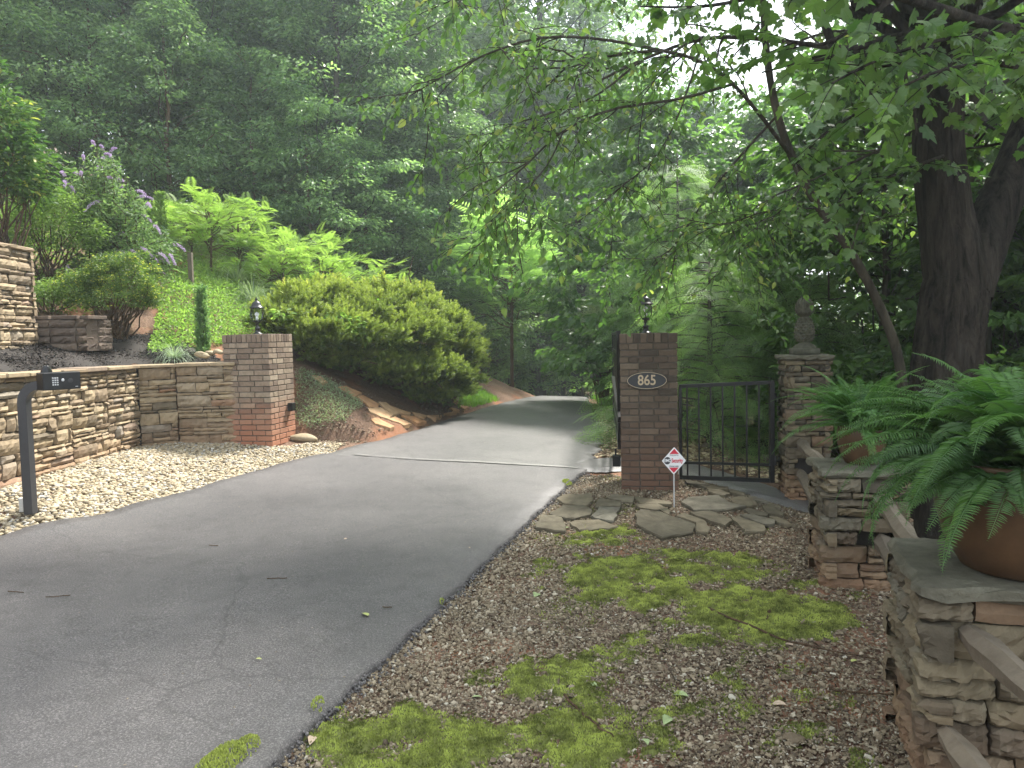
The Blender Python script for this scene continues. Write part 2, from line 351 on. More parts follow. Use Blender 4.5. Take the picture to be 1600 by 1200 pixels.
M['L_round'] = leaf_mat('fine_shrub_leaf', (.045, .095, .022), (.15, .23, .05), .42, 1.5, .45, .5, c3=(.5, .5, .1))
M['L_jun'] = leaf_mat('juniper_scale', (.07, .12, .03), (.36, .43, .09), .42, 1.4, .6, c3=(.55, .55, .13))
M['L_hem'] = leaf_mat('conifer_needle', (.07, .14, .05), (.24, .36, .13), .5, 1.7, .5)
M['L_fern'] = leaf_mat('fern_pinna', (.03, .09, .025), (.11, .23, .06), .4, 1.4, .38, .5)
M['L_grey'] = leaf_mat('grey_green_leaf', (.16, .23, .13), (.36, .43, .28), .35, 1.2)
M['L_grass'] = leaf_mat('grass_blade', (.09, .2, .025), (.2, .33, .06), .45, 1.5)
M['L_blue'] = leaf_mat('blue_grass', (.18, .25, .15), (.42, .5, .38), .3, 1.1)
M['moss'] = leaf_mat('moss_tip', (.10, .115, .03), (.45, .50, .14), .33, 1.15, .8)
M['petal'] = leaf_mat('purple_petal', (.36, .26, .42), (.6, .5, .66), .35, 1.1)
M['petal'].node_tree.nodes  # purple keeps its own hue
for n_ in M['petal'].node_tree.nodes:
    if n_.type == 'MIX_RGB': n_.inputs[2].default_value = (1, .9, 1.1, 1)
# ---------------------------------------------------------------- leaf templates
def T_leaf(wd=.5, fold=.06):
    return np.array([(0, 0, 0), (-wd/2, .45, fold), (0, 1, -.08), (wd/2, .45, fold)]), [(0, 3, 2), (0, 2, 1)]
def T_leaf6(wd=.42, fold=.07, curl=-.14):
    v = [(0, 0, 0), (0, .35, 0), (0, .7, curl*.4), (0, 1, curl), (-wd*.42, .2, fold), (-wd*.5, .45, fold), (-wd*.28, .78, fold+curl*.5), (wd*.42, .2, fold), (wd*.5, .45, fold), (wd*.28, .78, fold+curl*.5)]
    return np.array(v, float), [(0, 1, 4), (1, 5, 4), (1, 2, 5), (2, 6, 5), (2, 3, 6), (0, 7, 1), (1, 7, 8), (1, 8, 2), (2, 8, 9), (2, 9, 3)]
def T_maple():
    o = [(0, 0), (.16, -.09), (.40, -.03), (.50, .12), (.38, .20), (.60, .42), (.44, .50), (.40, .66), (.24, .60), (.12, .84), (0, 1.0)]
    o = o + [(-x, y) for x, y in o[-2:0:-1]]
    v = [(0, .32, 0)] + [(x, y, -.55*(x*x)+.10*abs(x)-.16*y*y) for x, y in o]; n = len(o)
    return np.array(v, float), [(0, 1+i, 1+(i+1) % n) for i in range(n)]
LEAF = T_leaf(); LEAFN = T_leaf(.3); LEAF6 = T_leaf6(); LEAF6W = T_leaf6(.6); MAPLE = T_maple()
def T_pinnate(n=10, lw=.055, ll=.30, droop=.3):
    V = []; Fc = []
    for i in range(n):
        t = .18+.8*i/(n-1); z = -droop*t*t; s = ll*math.sin(math.pi*(.22+.62*t))
        for sg in (-1, 1):
            b = np.array([0, t, z]); tip = b+np.array([sg*s, s*.25, -.12*s]); m = (b+tip)/2; w_ = np.array([0, lw/2, .0]); k = len(V)
            V += [b, m-w_, tip, m+w_]; Fc += [(k, k+1, k+2), (k, k+2, k+3)] if sg > 0 else [(k, k+2, k+1), (k, k+3, k+2)]
    k = len(V); V += [(-.008, 0, 0), (.008, 0, 0), (0, 1, -droop)]; Fc.append((k, k+1, k+2))
    return np.array(V), Fc
PINN = T_pinnate()
def T_spray(n=9, seg=5, needle=.055, droop=.35):
    # flat conifer spray: axis, alternate twigs, short needles both sides
    V = []; Fc = []
    def strip(a, b, w_):
        d = b-a; L = np.linalg.norm(d); x = np.cross(d/L, [0, 0, 1.]); m = max(2, int(L/.075)); 
        for i in range(m):
            for sg in (-1, 1):
                p = a+d*(i+.5)/m; k = len(V); q = p+sg*x*w_+d/L*w_*.8+np.array([0, 0, -.012])
                V.extend([p-d/m*.15, p+d/m*.15, q]); Fc.append((k, k+1, k+2) if sg < 0 else (k+1, k, k+2))
    def zc(y): return -droop*y*y
    strip(np.array([0, .05, 0.]), np.array([0, .55, zc(.5)]), needle); strip(np.array([0, .55, zc(.5)]), np.array([0, 1., zc(1)]), needle)
    for i in range(n):
        t = .12+.75*i/(n-1); L = .38*(1-t)*1.05+.09
        for sg in (-1, 1):
            tt = t+(.03 if sg > 0 else 0); a = np.array([0, tt, zc(tt)]); b = a+np.array([sg*L*.75, L*.62, -.18*L]); strip(a, b, needle*.9)
    return np.array(V), Fc
SPRAY = T_spray()
def T_plume(n=26):
    r = np.random.default_rng(5); V = []; Fc = []
    for i in range(n):
        t = i/n; a = r.uniform(0, 6.28); o = np.array([math.cos(a), 0, math.sin(a)]); p = np.array([0, t*.8, .12*t*t]); L = .30*(1-.55*t)
        tip = p+o*L*.75+np.array([0, L*.85, 0]); sd_ = np.cross(o, [0, 1., 0])*.022; k = len(V)
        m_ = (p+tip)/2; V += [p, m_+sd_*1.6, tip, m_-sd_*1.6]; Fc += [(k, k+1, k+2), (k, k+2, k+3)]
        for q in (.45, .75):
            b_ = p+(tip-p)*q; e = b_+o*.05*(-1 if i % 2 else 1)+np.cross(o, [0, 1, 0])*.07*(1 if i % 3 else -1)+np.array([0, .07, 0]); k = len(V); V += [b_, b_+(tip-p)*.12, e]; Fc.append((k, k+1, k+2))
    return np.array(V), Fc
PLUME = T_plume()
def put(acc, T, pos, dirs, size, up=.8, tilt=.5, droop=0., tint=None, mat=0, wander=.3):
    n = len(pos)
    if n == 0: return
    y = nrm(dirs)+rng.normal(size=(n, 3))*wander; y[:, 2] -= droop
    nn = rng.normal(size=(n, 3))*tilt; nn[:, 2] += up
    if tint is None: tint = rng.random(n)
    size = np.broadcast_to(size, (n,)); size = np.stack([size*rng.uniform(.8, 1.15, n), size, size*rng.uniform(.1, 2.4, n)], 1) if any(T is q_ for q_ in (LEAF, LEAFN, LEAF6, LEAF6W, MAPLE)) else size
    acc.inst(T, pos, frames(y, nn), size, tint, mat)
# ================================================================ GROUND
def axis(lo, a, b, hi, fine, k=1.18):
    m = list(np.arange(a, b, fine)); s = fine; x = m[-1]
    while x < hi: s *= k; x += s; m.append(x)
    s = fine; x = a; pre = []
    while x > lo: s *= k; x -= s; pre.append(x)
    return np.array(pre[::-1]+m)
def sheet(name, xs, ys, fn, m, keep=None, kind='structure'):
    X, Y = np.meshgrid(xs, ys); Z = fn(X, Y); v = np.stack([X, Y, Z], -1).reshape(-1, 3)
    nx = len(xs); i, j = np.meshgrid(np.arange(len(ys)-1), np.arange(nx-1), indexing='ij'); q = np.stack([i*nx+j, i*nx+j+1, (i+1)*nx+j+1, (i+1)*nx+j], -1).reshape(-1, 4)
    if keep is not None:
        c = v[q].mean(1); q = q[keep(c[:, 0], c[:, 1])]
    a = Acc(); a.add(v, q); o = a.build(name, m); tag(o, kind=kind); return o
def groundmat():
    m, t, b = mat('leaf_littered_soil'); b.inputs['Roughness'].default_value = .95; b.inputs['Specular IOR Level'].default_value = .15
    n1 = noise(t, 45, 8, .75); n2 = noise(t, .9, 5, .6); n3 = noise(t, 9, 6, .7)
    c = ramp(t, n1, [(.3, (.045, .028, .02)), (.5, (.13, .08, .055)), (.7, (.28, .2, .15))])
    c = mix(t, ramp(t, n2, [(.5, (0, 0, 0)), (.62, (.65, .65, .65))]), c, (.27, .12, .065))
    c = mix(t, ramp(t, n3, [(.55, (0, 0, 0)), (.75, (.5, .5, .5))]), c, (.08, .09, .03))
    g = N(t, 'ShaderNodeNewGeometry'); s = N(t, 'ShaderNodeSeparateXYZ'); t.links.new(g.outputs['Position'], s.inputs[0])
    mr = N(t, 'ShaderNodeMapRange'); mr.inputs['From Min'].default_value = 20; mr.inputs['From Max'].default_value = 25; t.links.new(s.outputs[1], mr.inputs['Value'])
    c = mix(t, mr.outputs[0], c, ramp(t, n3, [(.3, (.05, .035, .02)), (.7, (.16, .11, .07))]))
    t.links.new(c, b.inputs['Base Color']); bump(t, b, n1, .8, .02); return m
M['ground'] = groundmat()
xs = axis(-90, -9, 6, 90, .13); ys = axis(-30, -2, 23, 130, .14)
def lowfn(X, Y):
    z = Hlow(X, Y); ins = inpoly(X, Y, BPOLY)&inpoly(X-.35, Y, BPOLY)&inpoly(X, Y-.3, BPOLY)
    z = np.where(ins, z-.5, z)
    n = .012*np.sin(X*9.1+np.sin(Y*7))*np.sin(Y*8.3+np.cos(X*6)); return z+n-.006
sheet('ground', xs, ys, lowfn, M['ground'])
sheet('bank_slope', xs[xs < 9], ys, lambda X, Y: np.where(inpoly(X, Y, BPOLY), Hbank(X, Y)+.02*np.sin(X*5+np.sin(Y*4))*np.sin(Y*5.3), Hlow(X, Y)-.05), M['ground'], lambda x, y: inpoly(x-.07, y+.07, BPOLY)|inpoly(x-.07, y-.07, BPOLY)|inpoly(x+.07, y-.07, BPOLY)|inpoly(x+.07, y+.07, BPOLY))
# ---------------------------------------------------------------- driveway
def asphalt(name, base, spots, gloss):
    m, t, b = mat(name); n = noise(t, 110, 6, .85); n2 = noise(t, .8, 5, .6); n3 = noise(t, 420, 2, .5); n4 = noise(t, 6, 5, .65)
    c = ramp(t, n, [(.38, tuple(x*.4 for x in base)), (.52, base), (.68, spots)])
    c = mix(t, .55, c, ramp(t, n2, [(.3, (.6, .58, .58)), (.7, (1.2, 1.17, 1.13))]), 'MULTIPLY'); c = mix(t, .35, c, ramp(t, n4, [(.35, (.55, .54, .53)), (.5, (1, 1, 1)), (.68, (1.25, 1.23, 1.2))]), 'MULTIPLY')
    vo = N(t, 'ShaderNodeTexVoronoi'); vo.feature = 'DISTANCE_TO_EDGE'; vo.inputs['Scale'].default_value = .42; co = N(t, 'ShaderNodeTexCoord')
    wv = N(t, 'ShaderNodeTexNoise'); wv.inputs['Scale'].default_value = 2.5; wv.inputs['Detail'].default_value = 8; t.links.new(co.outputs['Object'], wv.inputs['Vector']); ad = mix(t, .35, co.outputs['Object'], wv.outputs['Color'], 'ADD'); t.links.new(ad, vo.inputs['Vector'])
    c = mix(t, ramp(t, vo.outputs['Distance'], [(.0, (.4, .4, .4)), (.005, (0, 0, 0))]), c, tuple(x*.3 for x in base))
    t.links.new(c, b.inputs['Base Color']); b.inputs['Roughness'].default_value = gloss; b.inputs['Specular IOR Level'].default_value = .5
    mm = mix(t, .4, n, n3); bump(t, b, mm, .55, .006); return m
M['asph'] = asphalt('asphalt', (.078, .073, .073), (.26, .245, .24), .55)
M['asph2'] = asphalt('worn_asphalt', (.10, .096, .095), (.26, .25, .235), .5)
M['patch'] = asphalt('sealed_joint', (.17, .165, .155), (.33, .32, .30), .5)
el = [(-7.2, -3), (-6.9, 1), (-6.0, 3.2), (-5.0, 4.9)]+[(e[0], e[1]) for e in EL]+[(1.6, 23.5), (2.5, 27), (3.5, 31)]
er = [(-2.5, -3), (-1.75, .6), (-1.35, 2.0)]+[(e[0], e[1]) for e in ER]+[(2.75, 23.5), (3.9, 27), (5.5, 31)]
def atY(poly, y):
    poly = np.array(poly); return np.interp(y, poly[:, 1], poly[:, 0])
def gline(x): return 9.62-.165*(x+2.1)     # joint across the drive
def wob(y, a, f, ph=0): return a*(np.sin(y*f+ph)+.6*np.sin(y*f*2.3+ph*2)+.4*np.sin(y*f*5.1+1.7*ph))
def road(name, y0, y1, m, clipfn, lift, nc=26, st=.045):
    n = int((y1-y0)/st); T = np.linspace(0, 1, n); V = []; 
    for t in T:
        yl = y0(0)*(1-t)+y1_(0)*t if False else None
    return None
def strip_road(name, m, s0, s1, lift, nc=28):
    # s0,s1: functions of x giving start and end y
    n = 230; V = []
    for i in range(n):
        t = (i/(n-1))**1.35 if name == 'upper_driveway' else i/(n-1)
        row = []
        yl = s0(-2.3)*(1-t)+s1(-2.3)*t; yr = s0(.9)*(1-t)+s1(.9)*t
        xl = atY(el, yl)+wob(yl, .012, 6); xr = atY(er, yr)+wob(yr, .009 if yr < 9 else .035, 11 if yr < 9 else 9, 1)
        for j in range(nc):
            u = j/(nc-1); x = xl+(xr-xl)*u; y = yl+(yr-yl)*u; row.append((x, y))
        V.append(row)
    V = np.array(V); Z = Hlow(V[..., 0], V[..., 1])+lift
    ed = np.zeros(nc); ed[0] = -.004; ed[-1] = -.01; Z = Z+ed
    g = np.concatenate([V, Z[..., None]], -1)
    L = g[:, :1].copy(); L[..., 0] -= .02; L[..., 2] -= .09; Rr = g[:, -1:].copy(); Rr[..., 0] += .035+.012*np.sin(g[:, -1:, 1]*23); Rr[..., 1] += .0; Rr[..., 2] -= .15
    Rm_ = g[:, -1:].copy(); Rm_[..., 0] += .022; Rm_[..., 2] -= .025
    g = np.concatenate([L, g, Rm_, Rr], 1); c = g.shape[1]
    i, j = np.meshgrid(np.arange(n-1), np.arange(c-1), indexing='ij'); q = np.stack([i*c+j, i*c+j+1, (i+1)*c+j+1, (i+1)*c+j], -1).reshape(-1, 4)
    a = Acc(); a.add(g.reshape(-1, 3), q); return tag(a.build(name, m), kind='structure')
strip_road('driveway', M['asph'], lambda x: -3+0*x, lambda x: gline(x)-.07, .05)
strip_road('upper_driveway', M['asph2'], lambda x: gline(x)-.07, lambda x: 31+0*x, .042)
def ribbon(name, pts, wds, m, lift, sub=10, kind='structure', jag=.02, off=.03):
    pts = np.array(pts, float); s = np.linspace(0, len(pts)-1, (len(pts)-1)*sub); k = np.arange(len(pts))
    x = np.interp(s, k, pts[:, 0]); y = np.interp(s, k, pts[:, 1]); w_ = np.interp(s, k, wds)
    d = nrm(np.stack([np.gradient(x), np.gradient(y)], -1)); nx, ny = -d[:, 1], d[:, 0]; nc = 9; g = []
    w1 = w_/2+rng.normal(size=len(x))*jag; w2 = w_/2+rng.normal(size=len(x))*jag
    for j in range(nc):
        u = j/(nc-1); o = w1*(1-u)-w2*u; X = x+nx*o; Y = y+ny*o; g.append(np.stack([X, Y, H(X, Y)+lift-(off if j in (0, nc-1) else 0)], -1))
    g = np.stack(g, 1); n = len(x); i, j = np.meshgrid(np.arange(n-1), np.arange(nc-1), indexing='ij'); q = np.stack([i*nc+j, (i+1)*nc+j, (i+1)*nc+j+1, i*nc+j+1], -1).reshape(-1, 4)
    a = Acc(); a.add(g.reshape(-1, 3), q); return tag(a.build(name, m), kind=kind)
ribbon('joint_strip', [(-2.05, gline(-2.05)), (-1.2, gline(-1.2)-.02), (-.4, gline(-.4)+.01), (.3, gline(.3)-.02), (.78, gline(.78)-.03)], [.025, .035, .05, .06, .08], M['patch'], .060, jag=.006, off=.003)
ribbon('footpath', [(.62, 9.32), (1.1, 9.55), (1.6, 9.75), (2.1, 9.6), (2.45, 9.0), (2.75, 8.4), (3.1, 7.75), (3.6, 6.9)], [.5, .7, .8, .7, .65, .62, .6, .6], M['asph2'], .036, jag=.012)
# ================================================================ STONE AND BRICK
def stone_block(acc, O, U, Nn, u0_, u1_, z0, z1, dep, tint, rough=.012, nx=5, nz=3):
    gp_ = .0035 if dep < .02 else .005; u0_ += gp_; u1_ -= gp_; z0 += gp_; z1 -= gp_
    if u1_-u0_ < .015 or z1-z0 < .012: return
    fi = 2.2 if dep > .042 else 1; nx = max(3, min(14, int((u1_-u0_)/.05*fi)+2)); nz = max(3, min(8, int((z1-z0)/.04*fi)+2))
    us = np.linspace(u0_, u1_, nx); zs = np.linspace(z0, z1, nz); U2, Z2 = np.meshgrid(us, zs)
    e = np.ones_like(U2)*dep; edge = np.zeros_like(U2); edge[0] = edge[-1] = 1; edge[:, 0] = edge[:, -1] = 1
    e += rng.normal(size=e.shape)*rough*.32+np.linspace(-1, 1, nx)[None]*rng.normal()*rough*.5+np.linspace(-1, 1, nz)[:, None]*rng.normal()*rough*.5+rough*.5; e -= edge*rough*.8+edge*.004; cor = np.zeros_like(U2); cor[0, 0] = cor[0, -1] = cor[-1, 0] = cor[-1, -1] = 1; e -= cor*rough*.5
    U2 = U2+(edge*rng.normal(size=e.shape)*.003); Z2 = Z2+edge*rng.normal(size=e.shape)*.0025
    fr = O+U2[..., None]*U+e[..., None]*Nn; fr[..., 2] = O[2]+Z2
    bk = O+U2[..., None]*U-.03*Nn; bk[..., 2] = O[2]+Z2
    n = nx*nz; f = []
    for i in range(nz-1):
        for j in range(nx-1): f.append((i*nx+j, i*nx+j+1, (i+1)*nx+j+1, (i+1)*nx+j))
    loop = [j for j in range(nx)]+[i*nx+nx-1 for i in range(1, nz)]+[(nz-1)*nx+j for j in range(nx-2, -1, -1)]+[i*nx for i in range(nz-2, 0, -1)]
    for k in range(len(loop)): a_, b_ = loop[k], loop[(k+1) % len(loop)]; f.append((a_, n+a_, n+b_, b_))
    acc.add(np.concatenate([fr.reshape(-1, 3), bk.reshape(-1, 3)]), f, tint)
def rows_for(Ht, hs):
    r = []; z = 0
    while z < Ht-.02:
        h = random.choice(hs); h = min(h, Ht-z)
        if Ht-z-h < .035: h = Ht-z
        r.append((z, z+h)); z += h
    return r
def stone_face(acc, O, U, Nn, L, rows, dep, lens, ext=0, rough=.012, holes=(), zfun=None):
    for ri, (a, b) in enumerate(rows):
        e = dep*.9 if (ri % 2 == ext) and ext >= 0 else 0
        u = -e
        while u < L+e-.01:
            l = random.uniform(*lens)*(1.25 if b-a > .08 else 1)
            if L+e-u-l < lens[0]*.6: l = L+e-u
            if any(hu0 < u+l*.5 < hu1 and a < hz1 and b > hz0 for hu0, hu1, hz0, hz1 in holes): u += l; continue
            if b-a > .085 and random.random() < .35:
                m = a+(b-a)*random.uniform(.4, .6); stone_block(acc, O, U, Nn, u, u+l, a, m, dep+random.uniform(-.012, .012), random.random(), rough); stone_block(acc, O, U, Nn, u, u+l, m, b, dep+random.uniform(-.012, .012), random.random(), rough)
            else: stone_block(acc, O, U, Nn, u, u+l, a, b, dep+random.uniform(-.014, .016), random.random(), rough)
            u += l
def rot2(v, a): c, s = math.cos(a), math.sin(a); return np.array([v[0]*c-v[1]*s, v[0]*s+v[1]*c, 0.])
def stone_pillar(name, label, c, w_, d_, z0, z1, rz, mats, lens=(.12, .26), hs=(.05, .07, .09, .12), cap=True, capmat=None, dep=.03, rough=.012, holes={}, cat='stone pillar', over=.03, group=None):
    t = empty(name, (c[0], c[1], z0), label, cat, group); O = np.array([c[0], c[1], z0]); ax = rot2((1, 0), rz); ay = rot2((0, 1), rz); Ht = z1-z0
    core = Acc(); box(core, (c[0], c[1], z0+Ht/2), (w_-2*dep-.13, d_-2*dep-.13, Ht-.004), rz); core.build('mortar_core', M['mortar'], t, smooth=False)
    rows = rows_for(Ht, hs); a = Acc(); g = dep
    for k, (U, Nn, L, off) in enumerate(((ax, -ay, w_, -ax*w_/2-ay*(d_/2-g)), (ay, ax, d_, -ay*d_/2+ax*(w_/2-g)), (-ax, ay, w_, ax*w_/2+ay*(d_/2-g)), (-ay, -ax, d_, ay*d_/2-ax*(w_/2-g)))):
        stone_face(a, O+off, U, Nn, L, rows, g, lens, k % 2, rough, holes.get(k, ()))
    a.build('stone_facing', mats, t, smooth=False)
    if cap:
        a = Acc(); n = 5
        def slabgrid(z, j, o_): 
            uu = np.linspace(-1, 1, 9); pts = []
            for u in uu: pts.append((u, -1))
            for u in uu[1:]: pts.append((1, u))
            for u in uu[::-1][1:]: pts.append((u, 1))
            for u in uu[::-1][1:-1]: pts.append((-1, u))
            p = np.array(pts); k = len(p); rr = 1+jig
            P3 = np.array([c[0], c[1], 0])+(p[:, :1]*(w_/2+over+o_)*rr[:, None])*ax+(p[:, 1:]*(d_/2+over+o_)*rr[:, None])*ay; P3[:, 2] = z+rng.normal(size=k)*j; return P3
        jig = rng.normal(size=32)*.024
        L = [slabgrid(z1+.002, .001, -.02), slabgrid(z1+.018, .006, .004)+rng.normal(size=(32, 3))*.005, slabgrid(z1+.042, .005, .0)+rng.normal(size=(32, 3))*.005, slabgrid(z1+.055, .002, -.018), slabgrid(z1+.057, .002, -.08)]
        k = 32; f = [(i*k+j, i*k+(j+1) % k, (i+1)*k+(j+1) % k, (i+1)*k+j) for i in range(4) for j in range(k)]
        cv = np.array([[c[0], c[1], z1+.06], [c[0], c[1], z1+.004]]); f += [(4*k+j, 4*k+(j+1) % k, 5*k) for j in range(k)]+[(j, 5*k+1, (j+1) % k) for j in range(k)]
        a.add(np.concatenate(L+[cv]), f, .4); a.build('capstone', capmat or M['slab'], t, smooth=False)
    return t
TILT = -R(13)
P1 = np.array([3.15, 8.12]); P2 = np.array([2.44, 5.30]); P3 = np.array([1.90, 2.90])
stone_pillar('stone_pillar', 'tall narrow stone pillar carrying the carved pineapple beside the small gate', P1, .43, .43, -.42, 1.36, TILT*.6, M['pillarstone'], holes={0: ((.12, .22, .62, .74),)})
stone_pillar('stone_pillar', 'low stone pillar with the smaller potted fern, between the other two stone pillars', P2, .53, .54, -.15, .66, TILT, M['pillarstone'], hs=(.05, .075, .10, .12), dep=.04, rough=.018, holes={0: ((.30, .40, .34, .43),)})
stone_pillar('stone_pillar', 'nearest low stone pillar with a thick bluestone cap under the large terracotta pot', P3, .66, .64, -.12, .68, TILT*1.25, M['pillarstone'], lens=(.12, .27), hs=(.06, .09, .115, .14), dep=.045, rough=.02)
# retaining wall along WALL
def wall():
    t = empty('retaining_wall', (-4.7, 9.5, .3), 'curved tan ledgestone retaining wall with flat coping, behind the pebble strip', 'stone wall')
    a = Acc(); cp = Acc(); core = Acc(); Wp = [np.array([x, y, 0.]) for x, y in WALL]; ztop = 1.385; zb = .12
    rows = rows_for(ztop-zb, (.045, .055, .07, .09, .12, .14))
    for i in range(len(Wp)-1):
        p, q = Wp[i], Wp[i+1]; d = q-p; L = np.linalg.norm(d); U = d/L; Nn = np.array([U[1], -U[0], 0])
        nk = max(1, int(L/.62)); e_ = np.linspace(0, L, nk+1)
        for kk in range(nk): stone_face(a, p+np.array([0, 0, zb])+U*e_[kk], U, Nn, e_[kk+1]-e_[kk], rows_for(ztop-zb, (.04, .055, .07, .095, .125, .15)), .0, (.10, .36), -1, .015)
        mid = (p+q)/2-Nn*.20; rz = math.atan2(U[1], U[0]); box(core, (mid[0], mid[1], (zb+ztop)/2-.004), (L+.02, .28, ztop-zb-.01), rz)
        u = 0
        while u < L-.01:
            l = random.uniform(.3, .55)
            if L-u-l < .2: l = L-u
            m_ = p+U*(u+l/2)-Nn*.13; h = random.uniform(.04, .052); box(cp, (m_[0], m_[1], ztop+h/2+.003), (l-.008, .37+random.uniform(-.03, .03), h), rz+random.uniform(-.02, .02), random.random(), b=.008); u += l
    core.build('mortar_core', M['mortar'], t, smooth=False); a.build('stone_facing', M['wallstone'], t, smooth=False); cp.build('coping', M['wallstone'], t, smooth=False)
wall()
stone_pillar('stone_pillar', 'tall grey ledgestone pillar at the left edge, standing in the planting bed above the wall', (-6.3, 9.0), .9, .7, 1.35, 2.84, 0, M['wallstone'], lens=(.14, .34), hs=(.045, .06, .08, .11), capmat=M['wallstone'], over=.02)
# block wall
def blockwall():
    t = empty('block_wall', (-5.7, 9.7, 1.6), 'low dark brown concrete block wall in four courses beside the tall stone pillar', 'block wall'); a = Acc(); tp = Acc(); core = Acc(); T = boxT(.06)
    arc = [(-6.35, 9.44), (-6.04, 9.42), (-5.74, 9.44), (-5.46, 9.52), (-5.36, 9.8)]
    for k in range(4):
        for (x0, y0), (x1, y1) in zip(arc[:-1], arc[1:]):
            L = math.hypot(x1-x0, y1-y0); an = math.atan2(y1-y0, x1-x0); box(core, ((x0+x1)/2, (y0+y1)/2+.12, 1.67+.1*k), (L, .16, .1), an); stone_block(a, np.array([x0, y0, 1.62+.1*k]), np.array([math.cos(an), math.sin(an), 0]), np.array([math.sin(an), -math.cos(an), 0]), 0, L, 0, .1, .03, random.random(), .018)
    for k in range(4): stone_block(a, np.array([-5.37, 9.80, 1.62+.1*k]), nrm(np.array([.25, .97, 0])), nrm(np.array([.97, -.25, 0])), -.02, .22, 0, .1, .06, random.random(), .012)
    core.build('block_backs', M['block'], t, smooth=False); a.build('block_courses', M['block'], t, smooth=False)
    for (x0, y0), (x1, y1) in zip(arc[:-1], arc[1:]):
        L = math.hypot(x1-x0, y1-y0); an = math.atan2(y1-y0, x1-x0); box(tp, ((x0+x1)/2, (y0+y1)/2+.1, 2.045), (L-.004, .26, .045), an, random.random(), b=.006)
    tp.build('cap_blocks', M['block'], t, smooth=False)
blockwall()
def brick_pillar(label, c, w_, z0, z1, rz, bm, plaque=False):
    t = empty('brick_pillar', (c[0], c[1], z0), label, 'brick pillar'); O = np.array([c[0], c[1], z0]); Ht = z1-z0; rowh = .0705; nr = int((Ht-.11)/rowh); rowh = (Ht-.11)/nr
    core = Acc(); box(core, (c[0], c[1], z0+Ht/2-.003), (w_-.028, w_-.028, Ht-.01), rz); core.build('mortar_core', M['bmortar'], t, smooth=False)
    a = Acc(); T = boxT(.03); bl = w_/3; ax = rot2((1, 0), rz); ay = rot2((0, 1), rz)
    cz, sz = math.cos(rz), math.sin(rz)
    def br(cx, cy, cz_, sx, sy, sh, face):
        v = T[0]; tv = np.sign(v)*(.5*np.array([sx, sy, sh])-np.where(np.abs(v) < .49, .003, 0)); tv = tv+rng.normal(size=tv.shape)*.0007
        an = rz+face*math.pi/2+rng.normal()*.004; c_, s_ = math.cos(an), math.sin(an); q = rot2((cx, cy), rz+face*math.pi/2)
        a.add(tv@np.array([[c_, s_, 0], [-s_, c_, 0], [0, 0, 1]])+O+q+np.array([0, 0, cz_]), list(T[1]), min(1, max(0, random.gauss(.45, .28))))
    for k in range(nr):
        z = rowh*(k+.5)
        for f in range(4):
            odd = (k+f) % 2; u = -w_/2+(0 if odd == 0 else .095)
            if odd == 0:
                for j in range(3): 
                    l = bl if j < 2 else bl
                    br(-w_/2+bl*(j+.5), -(w_/2-.047), z, bl-.011, .094, rowh-.011, f)
            else:
                e = w_/2-.095; n_ = 2 if random.random() < .75 else 3; L = 2*e/n_
                br(0, 0, -9, .01, .01, .01, f) if False else None
                hl = .105; br(-w_/2+.095+hl/2-.0475*0, -(w_/2-.047), z, hl-.011+0, .094, rowh-.011, f)
                e0 = -w_/2+.095+hl; e1 = w_/2-.095; n2 = 2; L = (e1-e0)/n2
                for j in range(n2): br(e0+L*(j+.5), -(w_/2-.047), z, L-.011, .094, rowh-.011, f)
    n = int(w_/.072)
    for f in range(4):
        e0 = -w_/2; e1 = w_/2-(.1 if True else 0); L = (e1-e0)/(n-1)
        for j in range(n-1): br(e0+L*(j+.5), -(w_/2-.047), Ht-.055, L-.009, .094, .10, f)
    a.build('brick_courses', bm, t, smooth=False)
    tp = Acc(); box(tp, (c[0], c[1], z1-.004), (w_-.19, w_-.19, .012), rz); tp.build('mortar_top', M['bmortar'], t, smooth=False)
    return t, ax, ay
RZL = R(-11); RZR = -R(9)
LP = np.array([-3.39, 10.14]); RP = np.array([1.535, 8.50])
LZ = .25; RZ0 = -.14
tl, _, _ = brick_pillar('brick gate pillar on the left, orange-stained at its foot, at the end of the stone wall', LP, .66, LZ, 1.79, RZL, M['brick'])
tr_, rax, ray = brick_pillar('brown brick gate pillar with the oval house number plaque', RP, .62, RZ0, 1.685, RZR, M['brickd'])
# black bracket on left pillar
a = Acc(); q = LP+rot2((.36, .15), RZL)[:2]; box(a, (q[0]+.01, q[1], .80), (.07, .10, .11), RZL, b=.006); a.build('latch_bracket', M['metal'], tl, smooth=False)
a = Acc(); q = RP+rot2((-.36, -.18), RZR)[:2]; box(a, (q[0], q[1], .27), (.09, .12, .12), RZR, b=.005); box(a, (q[0]-.01, q[1], .36), (.02, .03, .09), RZR); a.build('hinge_bracket', M['metal'], tr_, smooth=False)
